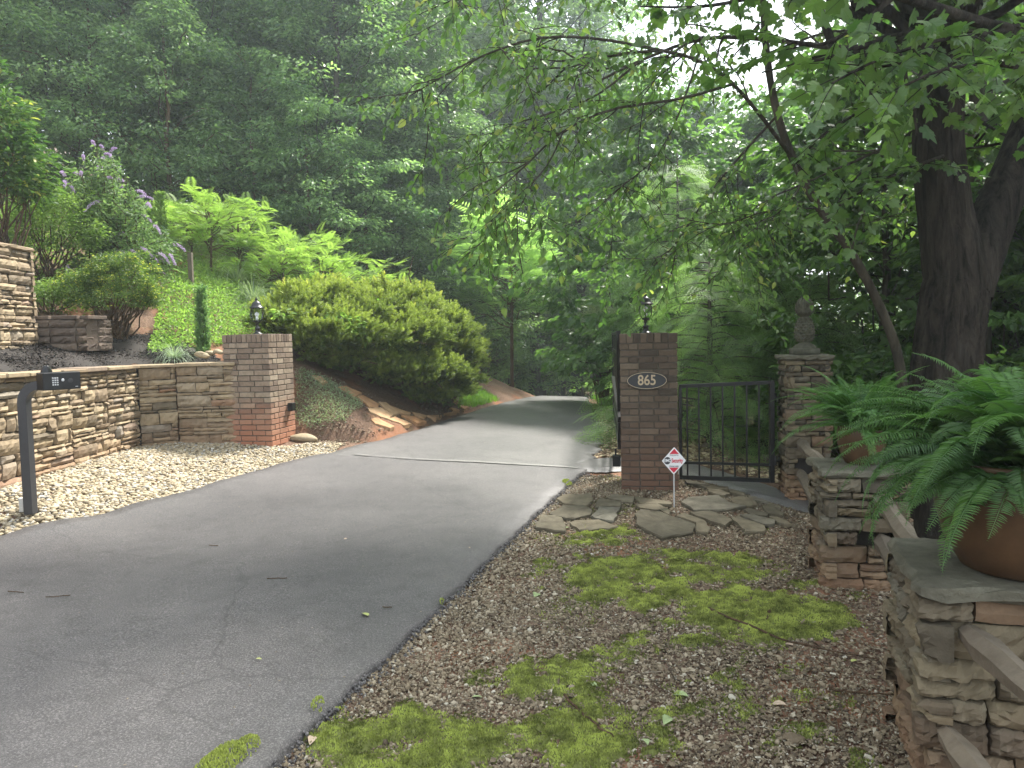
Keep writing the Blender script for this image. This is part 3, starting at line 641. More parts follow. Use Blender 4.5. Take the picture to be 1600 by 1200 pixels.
# ---------------------------------------------------------------- text helper
def text_obj(s, size, c, xdir, ndir, m, parent, name, sx=1.0, th=.002, bold=0.0):
    cu = bpy.data.curves.new('t', 'FONT'); cu.body = s; cu.size = size; cu.align_x = 'CENTER'; cu.align_y = 'CENTER'; cu.extrude = th; cu.offset = bold
    o = bpy.data.objects.new('t', cu); COL.objects.link(o); dg = bpy.context.evaluated_depsgraph_get(); me = bpy.data.meshes.new_from_object(o.evaluated_get(dg)); bpy.data.objects.remove(o)
    xd = nrm(np.array(xdir, float)); nd = nrm(np.array(ndir, float)); yd = np.cross(nd, xd)
    v = np.empty(len(me.vertices)*3); me.vertices.foreach_get('co', v); v = v.reshape(-1, 3); v = (v[:, :1]*sx)*xd+v[:, 1:2]*yd+v[:, 2:]*nd+np.asarray(c)
    v -= ORG[parent.name]; me.vertices.foreach_set('co', v.ravel()); me.materials.clear(); me.materials.append(m); me.update()
    ob = bpy.data.objects.new(name, me); COL.objects.link(ob); ob.parent = parent; ORG[ob.name] = ORG[parent.name]; return ob
# plaque
pn = -ray; pc = np.array([RP[0], RP[1], 0])+pn*.325; pc = pc+rax*(-.02); pc[2] = 1.17
def disc(acc, c, xd, yd, nd, rx, ry, th, n=40, rim=0):
    a_ = np.linspace(0, 2*np.pi, n, endpoint=False); ring = np.cos(a_)[:, None]*rx*xd+np.sin(a_)[:, None]*ry*yd; ring2 = ring*(1-.003/rx)
    v = np.concatenate([c+ring, c+ring+nd*th*.8, c+ring2+nd*th, [c+nd*th]]); f = []
    for i in range(n): j = (i+1) % n; f += [(i, j, n+j, n+i), (n+i, n+j, 2*n+j, 2*n+i), (2*n+i, 2*n+j, 3*n)]
    acc.add(v, f)
Z = np.array([0, 0, 1.])
pq = empty('number_plaque', pc, 'black oval house number plaque reading 865 on the brown brick pillar', 'house number')
a = Acc(); disc(a, pc, rax, Z, pn, .218, .098, .012); a.build('plate', M['plaque'], pq, smooth=False)
a = Acc(); th_ = np.linspace(0, 2*np.pi, 60); tube(a, pc+pn*.012+np.cos(th_)[:, None]*.208*rax+np.sin(th_)[:, None]*.088*Z, .0035, 6, cap=False); a.build('rim', M['gold'], pq)
text_obj('865', .155, pc+pn*.013, rax, pn, M['gold'], pq, 'numerals', .86, .003, .002)
# ---------------------------------------------------------------- lanterns
def lantern(c, Ht, label):
    t = empty('lantern', c, label, 'lantern', 'lanterns on the brick gate pillars'); s = Ht/.50; c = np.array(c)
    a = Acc(); lathe(a, [(0, 0), (.075, 0), (.075, .008), (.05, .016), (.034, .03), (.03, .07), (.036, .075), (.036, .085), (.022, .10), (.016, .125), (.03, .135), (.018, .15), (.045, .168), (.052, .175), (.05, .185), (0, .187)], c, 20); a.v[-1][:] = (a.v[-1]-c)*s+c; a.build('stem', M['metal'], t)
    a = Acc(); prof = [(.050, .186), (.074, .225), (.083, .27), (.078, .32), (.066, .345)]; lathe(a, prof, c, 12); a.v[-1][:] = (a.v[-1]-c)*s+c; a.build('glass_globe', M['glass'], t)
    for k in range(6):
        an = k*math.pi/3+.3; a = Acc(); pr = [(.052, .18), (.078, .222), (.088, .27), (.083, .322), (.068, .35)]; tube(a, [c+np.array([r_*math.cos(an), r_*math.sin(an), z_])*s for r_, z_ in pr], .0045*s, 5); a.build('cage_rib', M['metal'], t)
    a = Acc(); lathe(a, [(.07, .344), (.098, .345), (.10, .352), (.088, .362), (.066, .385), (.058, .41), (.05, .425), (.028, .44), (.014, .45), (.02, .462), (.014, .474), (.006, .49), (0, .505)], c, 20); a.v[-1][:] = (a.v[-1]-c)*s+c; a.build('roof', M['metal'], t)
    a = Acc(); lathe(a, [(.0, .19), (.016, .19), (.016, .235), (.012, .24)], c, 10); lathe(a, [(.012, .24), (.026, .262), (.022, .285), (0, .30)], c, 10, 1); a.build('bulb', M['white'], t)
    return t
lantern((LP[0], LP[1], 1.79), .50, 'black lantern with a glass globe on the left brick pillar'); lantern((RP[0]-.02, RP[1], 1.685), .46, 'black lantern with a glass globe on the brown brick pillar with the number plaque')
# ---------------------------------------------------------------- small gate
def small_gate():
    A = np.array([RP[0]+.345, RP[1]-.02, 0]); B = np.array([2.84, 8.20, 0]); za = .05; zb_ = .04; ta, tb = 1.08, 1.12
    t = empty('small_gate', (B[0], B[1], zb_), 'low black metal picket gate between the brown brick pillar and the pineapple pillar', 'gate'); U = (B-A)
    def pt(u, z): return A+U*u+np.array([0, 0, z])
    def zz(u, k): return (za+(ta-za)*k)*(1-u)+(zb_+(tb-zb_)*k)*u
    fr = Acc(); bar(fr, pt(0, zz(0, 1)), pt(1, zz(1, 1)), .04, .04); bar(fr, pt(0, zz(0, 0)), pt(1, zz(1, 0)), .04, .045); bar(fr, pt(0, zz(0, .16)), pt(1, zz(1, .16)), .025, .03)
    bar(fr, pt(0.01, za), pt(.01, ta), .03); bar(fr, pt(.985, zb_-.02), pt(.985, tb+.02), .05); fr.build('frame', M['metal'], t, smooth=False)
    for k in range(7):
        u = .085+k*.128; a = Acc(); bar(a, pt(u, zz(u, 0)), pt(u, zz(u, 1)), .016); a.build('picket', M['metal'], t, smooth=False)
    for z in (.26, .95): a = Acc(); tube(a, [pt(1.02, z-.05), pt(1.02, z+.05)], .02, 8); bar(a, pt(1.0, z), pt(1.09, z), .02, .03); bar(a, pt(1.06, z-.06), pt(1.06, z+.04), .012); a.build('hinge', M['metal'], t)
small_gate()
def drive_gate():
    t0 = P(966, 520, 9.15); far = P(958, 520, 12.4); A = np.array([t0[0], t0[1], 0]); B = np.array([far[0], far[1], 0])
    t = empty('driveway_gate', (A[0], A[1], .2), 'black metal driveway gate swung open behind the brown brick pillar', 'gate'); fr = Acc()
    tp = 1.70
    for z in (.32, .55, tp-.25, tp): bar(fr, A+Z*z, B+Z*z, .035, .04)
    bar(fr, A+Z*.28, A+Z*(tp+.02), .05); bar(fr, B+Z*.28, B+Z*(tp+.02), .045); fr.build('frame', M['metal'], t, smooth=False)
    for k in range(22): u = (k+1)/23; a = Acc(); q = A+(B-A)*u; bar(a, q+Z*.32, q+Z*tp, .016); a.build('picket', M['metal'], t, smooth=False)
    a = Acc(); bar(a, P(969, 655, 8.9), P(958, 590, 11.2), .045, .05); bar(a, P(969, 660, 8.88), P(968, 690, 8.9), .05); a.build('opener_arm', M['metal'], t, smooth=False)
drive_gate()
# ---------------------------------------------------------------- intercom
def intercom():
    b = G(48, 797, .26); t = empty('intercom', b, 'black gooseneck intercom with a keypad on a square post in the pebbles', 'intercom'); x0, y0, z0 = b
    top = 1.345; a = Acc(); pts = [(0, z0-.03), (0, z0+.3), (0, top-.15)]+[(.15-.15*math.cos(t_), top-.15+.15*math.sin(t_)) for t_ in np.linspace(.2, math.pi/2, 7)]+[(.22, top)]
    p3 = np.array([(x0+u, y0, z) for u, z in pts]); 
    def sq(pts, w_):
        n = len(pts); d = nrm(np.gradient(pts, axis=0)); V = []
        for i in range(n):
            s_ = np.array([0, 1., 0]); q = np.cross(d[i], s_); 
            for a1, a2 in ((-1, -1), (1, -1), (1, 1), (-1, 1)): V.append(pts[i]+s_*a1*w_+q*a2*w_)
        f = [(i*4+j, i*4+(j+1) % 4, (i+1)*4+(j+1) % 4, (i+1)*4+j) for i in range(n-1) for j in range(4)]+[(3, 2, 1, 0), (4*n-4, 4*n-3, 4*n-2, 4*n-1)]
        return V, f
    v, f = sq(p3, .038); a.add(v, f); a.build('post', M['plastic'], t, smooth=False)
    yaw = R(48); xd = rot2((1, 0), yaw); nd = rot2((0, -1), yaw); hc = np.array([x0+.32, y0-.02, top+.035])
    a = Acc(); box(a, hc, (.29, .17, .15), yaw, b=.006); hd = a.build('keypad_housing', M['metal'], t, smooth=False)
    a = Acc(); fp = hc+nd*.087+xd*.005
    for r_ in range(4):
        for c_ in range(3): box(a, fp+xd*(-.075+c_*.017)+Z*(.027-.019*r_), (.012, .006, .012), yaw, b=.001)
    a.build('keypad_buttons', M['greymetal'], hd, smooth=False)
    a = Acc(); disc(a, fp+xd*.0+Z*.008-nd*.001, xd, Z, nd, .011, .013, .006, 16); a.build('camera_lens', M['greymetal'], hd); a = Acc(); disc(a, fp+xd*.058-nd*.001, xd, Z, nd, .02, .02, .002, 20); a.build('speaker_grille', M['plastic'], hd)
    a = Acc(); box(a, fp+xd*.105-Z*.052, (.02, .004, .005), yaw); a.build('badge', M['greymetal'], hd, smooth=False)
    a = Acc(); lathe(a, [(.045, 0), (.044, .012), (.026, .05), (.024, .056), (0, .058)], hc+xd*(-.09)+Z*.075, 16); a.build('antenna_dome', M['metal'], hd)
    u = empty('junction_box', (x0-.075, y0+.02, z0), 'small grey utility box at the foot of the intercom post', 'junction box'); a = Acc(); box(a, (x0-.075, y0+.02, z0+.045), (.045, .06, .12), 0, b=.004); a.build('box_body', simple('grey_plastic', (.4, .39, .36), .6), u, smooth=False)
intercom()
# ---------------------------------------------------------------- yard sign
def sign():
    c = P(1053, 720, 7.6); xd = nrm(np.array([1, .12, -.03])); nd = nrm(np.array([.12, -1, 0.])); zd = nrm(np.cross(xd, -nd)); zd = zd if zd[2] > 0 else -zd
    gz = H1(c[0], c[1]); t = empty('yard_sign', (c[0], c[1], gz), 'small white and red diamond security sign on a thin stake before the brick pillar', 'yard sign'); s = .125
    def poly(pts, m, name, off, th=.003, par=None):
        n = len(pts); a = Acc(); fr = [c+xd*p[0]*s+zd*p[1]*s+nd*(off+th) for p in pts]; bk = [c+xd*p[0]*s+zd*p[1]*s+nd*off for p in pts]; cc = np.mean(fr, 0); cb = np.mean(bk, 0)
        f = [(i, (i+1) % n, 2*n) for i in range(n)]+[(n+(i+1) % n, n+i, 2*n+1) for i in range(n)]+[(n+i, n+(i+1) % n, (i+1) % n, i) for i in range(n)]
        a.add(np.array(fr+bk+[cc, cb]), f); return a.build(name, m, par or t, smooth=False)
    pl = poly([(-1, 0), (-.93, -.09), (-.07, -1.04), (0, -1.1), (.07, -1.04), (.93, -.09), (1, 0), (.93, .09), (.07, 1.04), (0, 1.1), (-.07, 1.04), (-.93, .09)], M['white'], 'panel', 0)
    poly([(-.40, .55), (.40, .55), (0, .98)], M['red'], 'red_triangle', .003, .001, pl); poly([(-.40, -.55), (0, -.98), (.40, -.55)], M['red'], 'red_triangle', .003, .001, pl)
    poly([(-.56+.28*math.cos(k*math.pi/12), .02+.30*math.sin(k*math.pi/12)) for k in range(24)], M['ink'], 'black_disc', .003, .001, pl)
    text_obj('EMC', .042, c+xd*(-.53)*s+zd*.02*s+nd*.0045, xd, nd, M['white'], pl, 'lettering', .85, .0005, .0012)
    text_obj('Security', .060, c+xd*.26*s+zd*.01*s+nd*.0045, xd, nd, M['red'], pl, 'lettering', .60, .0005, .0014)
    text_obj('Protected by', .019, c+zd*.46*s+nd*.0042, xd, nd, M['ink'], pl, 'lettering', .9, .0004); text_obj('770 963 0305', .022, c-zd*.46*s+nd*.0042, xd, nd, M['ink'], pl, 'lettering', .8, .0004, .0004)
    a = Acc(); bar(a, [c[0], c[1]+.008, gz-.05], [c[0], c[1]+.008, c[2]-.03], .012, .006); a.build('stake', M['greymetal'], t, smooth=False)
sign()
# ---------------------------------------------------------------- pineapple
def pineapple():
    c = np.array([P1[0], P1[1], 1.42]); t = empty('pineapple_finial', c, 'carved mossy stone pineapple on top of the tall narrow stone pillar', 'finial')
    a = Acc(); box(a, c+Z*.033, (.26, .26, .065), TILT*.6, b=.006); lathe(a, [(.12, .065), (.122, .075), (.095, .10), (.06, .12), (.058, .135)], c, 24); a.build('plinth', M['cast'], t)
    a = Acc(); lathe(a, [(.05, .13), (.085, .16), (.10, .22), (.095, .28), (.075, .34), (.05, .385), (.045, .40)], c, 24); b_ = a
    rowz = np.linspace(.15, .375, 9)
    for i, z in enumerate(rowz):
        r_ = float(np.interp(z, [.13, .16, .22, .28, .34, .385], [.055, .086, .101, .096, .076, .052])); n = 12
        for k in range(n):
            an = 2*math.pi*(k+.5*(i % 2))/n; o = np.array([math.cos(an), math.sin(an), 0]); tn = np.array([-o[1], o[0], 0]); q = c+o*r_*.97+Z*z; w_ = r_*.27; h = .022
            V = [q-tn*w_, q-Z*h, q+tn*w_, q+Z*h, q+o*.017+Z*.002]; b_.add(V, [(0, 1, 4), (1, 2, 4), (2, 3, 4), (3, 0, 4)])
    b_.build('fruit', M['cast'], t, smooth=False)
    a = Acc(); lathe(a, [(.04, .39), (.045, .41), (.07, .44), (.08, .49), (.07, .545), (.04, .58), (0, .59)], c, 24)
    for i in range(5):
        for k in range(12):
            an = 2*math.pi*(k+.5*(i % 2))/12; z0 = .41+i*.032; o = np.array([math.cos(an), math.sin(an), 0]); tn = np.array([-o[1], o[0], 0])
            rr = np.interp([z0, z0+.04, z0+.085], [.4, .44, .49, .545, .58, .62], [.045, .072, .083, .074, .05, .02]); p0, p1, p2 = [c+o*(rr[j]+(.006, .012, .004)[j])+Z*(z0+(0, .04, .085)[j]) for j in range(3)]
            a.add([p0-tn*.012, p0+tn*.012, p1+tn*.012, p2, p1-tn*.012, p1+o*.007], [(0, 1, 5), (1, 2, 5), (2, 3, 5), (3, 4, 5), (4, 0, 5)])
    a.build('leaf_crown', M['cast'], t, smooth=False)
pineapple()
# ---------------------------------------------------------------- split rails
def rail(label, a_, b_, r_=.05):
    a_ = np.array(a_, float); b_ = np.array(b_, float); n = 14; s = np.linspace(0, 1, n)[:, None]; pts = a_*(1-s)+b_*s; pts[:, 2] += .012*np.sin(s[:, 0]*7+a_[0]*3); A = Acc()
    d = nrm((b_-a_)[None])[0]; x = nrm(np.cross(d, Z)); y = np.cross(x, d); base = np.array([(-1, -.55), (-.2, -1), (.8, -.7), (1, .3), (.25, .95), (-.75, .7)]); V = []
    for i in range(n):
        k = 1+.10*math.sin(i*1.3)+rng.normal()*.04; q = base*(1+rng.normal(size=base.shape)*.07)*r_*k*(.75 if i in (0, n-1) else 1); V += [pts[i]+x*u+y*v for u, v in q]
    m = 6; f = [(i*m+j, i*m+(j+1) % m, (i+1)*m+(j+1) % m, (i+1)*m+j) for i in range(n-1) for j in range(m)]; V += [pts[0], pts[-1]]; k = n*m
    f += [(k, (j+1) % m, j) for j in range(m)]+[(k+1, (n-1)*m+j, (n-1)*m+(j+1) % m) for j in range(m)]
    A.add(V, f, rng.random()); return tag(A.build('fence_rail', M['wood'], smooth=False, origin=(a_+b_)/2), label, 'fence rail', 'weathered split rails between the stone pillars')
f1 = np.array([P1[0]-.12, P1[1]-.2]); b2 = np.array([P2[0]-.06, P2[1]+.22]); f2 = np.array([P2[0]+.06, P2[1]-.2]); b3 = np.array([P3[0]-.08, P3[1]+.28]); f3 = np.array([P3[0]+.1, P3[1]-.26])
rail('upper weathered rail between the pineapple pillar and the middle stone pillar', (*f1, .50), (*b2, .56)); rail('lower weathered rail between the pineapple pillar and the middle stone pillar', (*f1, .18), (*b2, .12))
rail('upper weathered rail between the middle stone pillar and the nearest one', (*f2, .50), (*b3, .58)); rail('lower mossy rail between the middle stone pillar and the nearest one', (*f2, .22), (*b3, .28))
rail('weathered rail leaving the front of the nearest stone pillar at mid height', (1.62, 2.66, .575), (1.28, .75, .55), .045); rail('lowest weathered rail leaving the front of the nearest stone pillar', (1.55, 2.66, .20), (1.22, .75, .15), .045)
# ---------------------------------------------------------------- pots and ferns
def pot(label, c, r_, h, mt):
    t = empty('plant_pot', c, label, 'plant pot'); a = Acc()
    lathe(a, [(0, 0), (.56*r_, 0), (.66*r_, .03*h), (.86*r_, .28*h), (.98*r_, .58*h), (1.0*r_, .8*h), (.96*r_, .9*h), (.93*r_, .93*h), (.97*r_, .955*h), (.97*r_, .99*h), (.93*r_, h), (.88*r_, .985*h), (.86*r_, .88*h)], c, 40, wob=.004); a.build('pot_body', mt, t)
    a = Acc(); lathe(a, [(.87*r_, .88*h), (.5*r_, .91*h), (0, .92*h)], c, 24); a.build('soil', M['soil'], t); return t
PC1 = (P3[0]+.0, P3[1]-.09, .74); PC2 = (P2[0]+.02, P2[1], .72)
pot('large dark terracotta pot on the nearest stone pillar', PC1, .29, .42, M['terra']); pot('smaller terracotta pot on the middle stone pillar', PC2, .165, .27, M['terra'])
def fern(label, c, nf, L0, L1, pin, seed, extra=()):
    r = np.random.default_rng(seed); a = Acc(); st = Acc(); c = np.array(c, float); t = empty('potted_fern', c, label, 'fern')
    specs = [(r.uniform(0, 2*math.pi), r.uniform(.2, 1.45), r.uniform(L0, L1)) for _ in range(nf)]+list(extra)
    for az, el_, L in specs:
        n = 34; s = np.linspace(0, 1, n); ho = np.array([math.cos(az), math.sin(az), 0]); g = r.uniform(.85, 1.8)*(L/.6)
        ang = el_-g*s**1.25; dx = np.cos(ang)*L/n; dz = np.sin(ang)*L/n; side = r.normal()*.35; hx = np.cumsum(dx); hz = np.cumsum(dz)
        tn = np.array([-ho[1], ho[0], 0]); pts = c+ho*.04+hx[:, None]*ho+hz[:, None]*Z+(side*L*.25*s**2)[:, None]*tn
        tube(st, pts[::3], np.linspace(.0028, .001, len(pts[::3])), 4, tint=.6, cap=False)
        d = nrm(np.gradient(pts, axis=0)); up = nrm(np.cross(np.broadcast_to(tn, d.shape), d)); up = np.where(up[:, 2:3] < 0, -up, up); up += r.normal(size=3)*.25
        w_ = pin*np.sin(math.pi*np.clip(.10+.9*s, 0, 1)**.75)**.7; w_ = np.maximum(w_, .004); k0 = 3
        for sg in (-1, 1):
            sd_ = nrm(np.cross(d, up))*sg; y = sd_+d*.28+r.normal(size=d.shape)*.09-up*.10; nn = up+r.normal(size=d.shape)*.18+sd_*r.normal()*.15
            for h_ in (0, .5):
                pp = pts+(d*L/n*h_); q = np.stack([w_*.34+.003, w_, w_], 1)*(1+r.normal(size=(n, 1))*.06)
                a.inst(LEAF6, pp[k0:], frames(y, nn)[k0:], q[k0:]*np.array([.72, 1, 1]), np.clip(.25+.5*s[k0:]+r.normal()*.25, 0, 1))
    a.build('fronds', M['L_fern'], t); st.build('stems', M['L_fern'], t)
fern('large boston fern spilling over the near terracotta pot', (PC1[0], PC1[1], PC1[2]+.37), 150, .46, .80, .066, 3,
     extra=[(math.pi*1.02, .9, .66), (math.pi*1.1, .5, .66), (math.pi*.95, .4, .62), (math.pi*1.2, .3, .6), (math.pi*.9, 1.0, .7), (math.pi*1.48, -.2, .33), (math.pi*1.15, .1, .62), (math.pi*1.05, .05, .58), (math.pi*1.0, .7, .72), (math.pi*.85, .8, .7)]+[(math.pi*(.85+.9*k/27), .15+.5*((k*7)%5)/5, .34+.2*((k*3)%4)/4) for k in range(28)])
fern('smaller boston fern on the middle stone pillar, fronds reaching left', (PC2[0], PC2[1], PC2[2]+.25), 75, .38, .66, .05, 9, extra=[(math.pi*1.0, .9, .7), (math.pi*1.1, .6, .68), (math.pi*.95, .3, .66), (math.pi*1.15, .8, .66), (math.pi*1.05, 1.0, .66)])
# ================================================================ LOOSE GROUND COVER
def wpoly(px): return np.array([GP(x, y)[:2] for x, y in px])
def scatter(poly, dens, avoid=()):
    poly = np.asarray(poly); lo = poly.min(0); hi = poly.max(0); n = int(dens*np.prod(hi-lo)); p = lo+rng.random((n, 2))*(hi-lo); k = inpoly(p[:, 0], p[:, 1], poly)
    for q in avoid: k &= ~inpoly(p[:, 0], p[:, 1], q)
    return p[k]
def on(p, dz=0, fn=H): return np.column_stack([p[:, 0], p[:, 1], fn(p[:, 0], p[:, 1])+dz])
roadpoly = np.array(el+er[::-1])
def insq(c, w_, a): return np.array([c+rot2((sx*w_/2, sy*w_/2), a)[:2] for sx, sy in ((-1, -1), (1, -1), (1, 1), (-1, 1))])
SOLID = [insq(LP, .6, RZL), insq(RP, .6, RZR), insq(P1, .44, TILT), insq(P2, .54, TILT), insq(P3, .64, TILT)]
def fnoise(x, y, s, seed=0):
    r = np.random.default_rng(seed); o = 0
    for k in range(7):
        a = r.uniform(0, 6.28); f = s*r.uniform(.6, 2.2); o = o+np.sin((x*math.cos(a)+y*math.sin(a))*f+r.uniform(0, 6.28)+1.3*np.sin((x*math.sin(a)-y*math.cos(a))*f*.7))
    return o/7**.5
CH = (np.array([(-.5, -.5, 0), (.5, -.4, .1), (.45, .5, -.05), (-.4, .45, .12), (0, 0, .16)]), [(0, 1, 4), (1, 2, 4), (2, 3, 4), (3, 0, 4)])
# pebbles between drive and wall
pe = [(WALL[k][0]+.0, WALL[k][1]) for k in range(1, 7)]+[(-3.5, 9.72), (-3.0, 9.85), (-2.7, 10.2), (-2.35, 10.35)]+[(e[0]-.01, e[1]) for e in EL[4::-1]]+[(-5.05, 4.9), (-6, 3.4)]
p = scatter(pe, 2900, SOLID); T = []; a = Acc()
sz = rng.uniform(.009, .021, len(p))*np.where(rng.random(len(p)) < .12, 1.45, 1); s3 = np.column_stack([sz*rng.uniform(.9, 1.5, len(p)), sz, sz*rng.uniform(.45, .8, len(p))])
near = p[:, 1] < 9.2; Rr = frames(np.column_stack([rng.normal(size=len(p)), rng.normal(size=len(p)), rng.normal(size=len(p))*.25]), np.column_stack([rng.normal(size=len(p))*.3, rng.normal(size=len(p))*.3, np.ones(len(p))]))
ps = on(p, rng.uniform(-.008, .018, len(p)))
a.inst(ICO2, ps[near], Rr[near], s3[near], rng.random(near.sum())); a.inst(ICO1, ps[~near], Rr[~near], s3[~near], rng.random((~near).sum()))
tag(a.build('river_pebbles', M['pebble']), kind='stuff')
# right foreground litter
rf = [(-1.75, .8), (-1.3, 2.2)]+[(e[0]+.03, e[1]) for e in ER[:6]]+[(1.2, 9.1), (1.4, 8.75), (2.2, 9.0), (2.9, 8.6), (3.2, 8.0), (3.0, 7.2), (2.6, 5.6), (2.9, 4.5), (3.2, 3), (2.6, .8)]
rfa = np.array(rf)
def rocky(n, flat=.6, seed=1): return None
p = scatter(rfa, 3800, SOLID); d = p[:, 1]; near_road = np.clip((atY(er, p[:, 1])+1.5-p[:, 0])/1.5, 0, 1)
mossf = None
MOSS = [  # px ellipses: cx, cy, rx, ry, strength
 (640, 1168, 150, 62, 1), (900, 1150, 110, 60, .95), (870, 1060, 95, 34, .85), (770, 1062, 40, 20, .5), (980, 905, 105, 42, .95), (1100, 885, 120, 26, .8), (1180, 960, 130, 45, 1), (1280, 965, 60, 26, .8), (940, 838, 60, 16, .8),
 (880, 895, 60, 25, .45), (1060, 1100, 90, 35, .45), (1180, 1060, 90, 30, .4), (1250, 1100, 70, 35, .35), (1210, 1140, 80, 45, .45), (1090, 985, 80, 30, .55), (1340, 1190, 40, 18, .6), (965, 1020, 90, 25, .5), (1290, 920, 60, 20, .4), (560, 1185, 70, 30, .8), (1010, 1160, 60, 30, .6)]
mc = []
for cx, cy, rx, ry, s_ in MOSS:
    c0 = GP(cx, cy)[:2]; e1 = GP(cx+rx, cy)[:2]; e2 = GP(cx, cy-ry)[:2]; e3 = GP(cx, min(cy+ry, 1330))[:2]
    mc.append((c0, abs(e1[0]-c0[0])*1.12, (e2[1]-e3[1])/2*1.12, s_))
def mossmask(x, y):
    o = np.zeros_like(x)
    for c0, ax_, ay_, s_ in mc:
        r2 = ((x-c0[0])/ax_)**2+((y-c0[1])/ay_)**2; o = np.maximum(o, s_*np.clip(1.35-r2, 0, 1))
    n = fnoise(x, y, 9, 4)*.22+fnoise(x, y, 26, 5)*.16+fnoise(x, y, 70, 6)*.10
    return np.maximum(np.clip((o+n*1.15-.40)*1.6, 0, 1)*(o > .02), np.clip(.16*(n*2+fnoise(x, y, 2.2, 14)-.55), 0, .14)*(x > .1)*(x < 2.3))
mm = mossmask(p[:, 0], p[:, 1]); k = rng.random(len(p)) > mm*.82; p = p[k]; near_road = near_road[k]
isrock = rng.random(len(p)) < .18+.5*near_road
a = Acc(); q = p[isrock]; n = len(q); sz = rng.uniform(.004, .012, n)*np.where(rng.random(n) < .08, 1.6, 1)
a.inst(ICO1, on(q, rng.uniform(-.002, .008, n)), randrot(n), np.column_stack([sz*1.3, sz, sz*.8]), np.clip(rng.normal(.55, .2, n), 0, 1))
# extra tiny gravel in the near field
q = scatter(np.array([(-1.7, .8), (-1.3, 2.2), (-1.0, 3.0), (-.4, 5.1), (.4, 5.6), (1.6, 4.6), (1.9, 2.8), (2.1, 1.2)]), 4200); mq = mossmask(q[:, 0], q[:, 1]); q = q[rng.random(len(q)) > mq]; n = len(q)
a.inst(ICO1, on(q, .002), randrot(n), rng.uniform(.0025, .006, n), np.clip(rng.normal(.6, .25, n), 0, 1))
q = p[~isrock]; n = len(q); CH = (np.array([(-.5, -.5, 0), (.5, -.4, .1), (.45, .5, -.05), (-.4, .45, .12), (0, 0, .16)]), [(0, 1, 4), (1, 2, 4), (2, 3, 4), (3, 0, 4)])
yy = np.column_stack([rng.normal(size=(n, 2)), rng.normal(size=n)*.25]); nn = np.column_stack([rng.normal(size=(n, 2))*.35, np.ones(n)]); L = rng.uniform(.008, .03, n)*np.where(rng.random(n) < .06, 1.6, 1); W_ = L*rng.uniform(.25, .7, n)
a.inst(CH, on(q, rng.uniform(.002, .012, n)), frames(yy, nn), np.column_stack([W_, L, L*.35]), np.clip(rng.normal(.42, .26, n), 0, 1))
tag(a.build('leaf_litter', M['chip'], smooth=False), kind='stuff')
a_ = Acc(); t_ = rng.random(2600); yy_ = 1.5+t_*8; xx_ = atY(er, yy_)+.02+np.abs(rng.normal(size=2600))*.045; pp_ = np.column_stack([xx_, yy_]); ss_ = rng.uniform(.003, .011, 2600)
a_.inst(ICO1, on(pp_, rng.uniform(-.005, .03, 2600)*(xx_ < atY(er, yy_)+.05)), randrot(2600), np.column_stack([ss_*1.3, ss_, ss_*.8]), .1); tag(a_.build('asphalt_crumbs', M['asph'], smooth=False), kind='stuff')
q = scatter(roadpoly, 26); q = q[(q[:, 1] > 1) & (q[:, 1] < 20)]; n = len(q); eg = np.minimum(np.abs(atY(er, q[:, 1])-q[:, 0]), np.abs(q[:, 0]-atY(el, q[:, 1]))); q = q[rng.random(n) < np.clip(.25+.9*np.exp(-eg/.35), 0, 1)]; n = len(q)
a_ = Acc(); a_.inst(CH, np.column_stack([q, Hlow(q[:, 0], q[:, 1])+.052]), frames(np.column_stack([rng.normal(size=(n, 2)), np.zeros(n)]), np.column_stack([rng.normal(size=(n, 2))*.2, np.ones(n)])), rng.uniform(.004, .014, (n, 1))*np.array([.6, 1, .4]), rng.random(n)); tag(a_.build('road_grit', M['chip'], smooth=False), kind='stuff')
# twigs in litter
a = Acc()
q = scatter(rfa, 9); 
for x, y in q:
    an = rng.uniform(0, 6.28); L = rng.uniform(.05, .16); s = np.linspace(0, 1, 4)[:, None]; pt = np.array([x, y, 0])+np.array([math.cos(an), math.sin(an), 0])*L*s; pt[:, :2] += rng.normal(size=(4, 2))*.006; pt[:, 2] = H(pt[:, 0], pt[:, 1])+.012; tube(a, pt, .0018, 4, tint=rng.random())
tag(a.build('small_twigs', M['chip']), kind='stuff')
# moss cushions
q = scatter(rfa, 30000, SOLID); mq = mossmask(q[:, 0], q[:, 1]); k = rng.random(len(q)) < np.clip(mq*1.1, 0, 1)*.85; q = q[k]; mq = mq[k]; n = len(q)
a = Acc(); TUFT = (np.array([(-.35, 0, 0), (.35, 0, 0), (.1, .25, 1), (0, -.35, 0), (0, .35, 0), (-.2, -.1, .9)]), [(0, 1, 2), (3, 4, 5)])
an = rng.uniform(0, 6.28, n); hh = rng.uniform(.006, .013, n); RR = rz_m(an); 
mz = .022*mq+.008*mq*fnoise(q[:, 0], q[:, 1], 40, 8)
tt = np.clip(.42+.30*fnoise(q[:, 0], q[:, 1], 12, 9)+.22*fnoise(q[:, 0], q[:, 1], 35, 19)+rng.normal(size=n)*.16+.35*(mq-.6), 0, 1)
a.inst(TUFT, on(q, mz), RR, np.column_stack([hh, hh, hh]), tt)
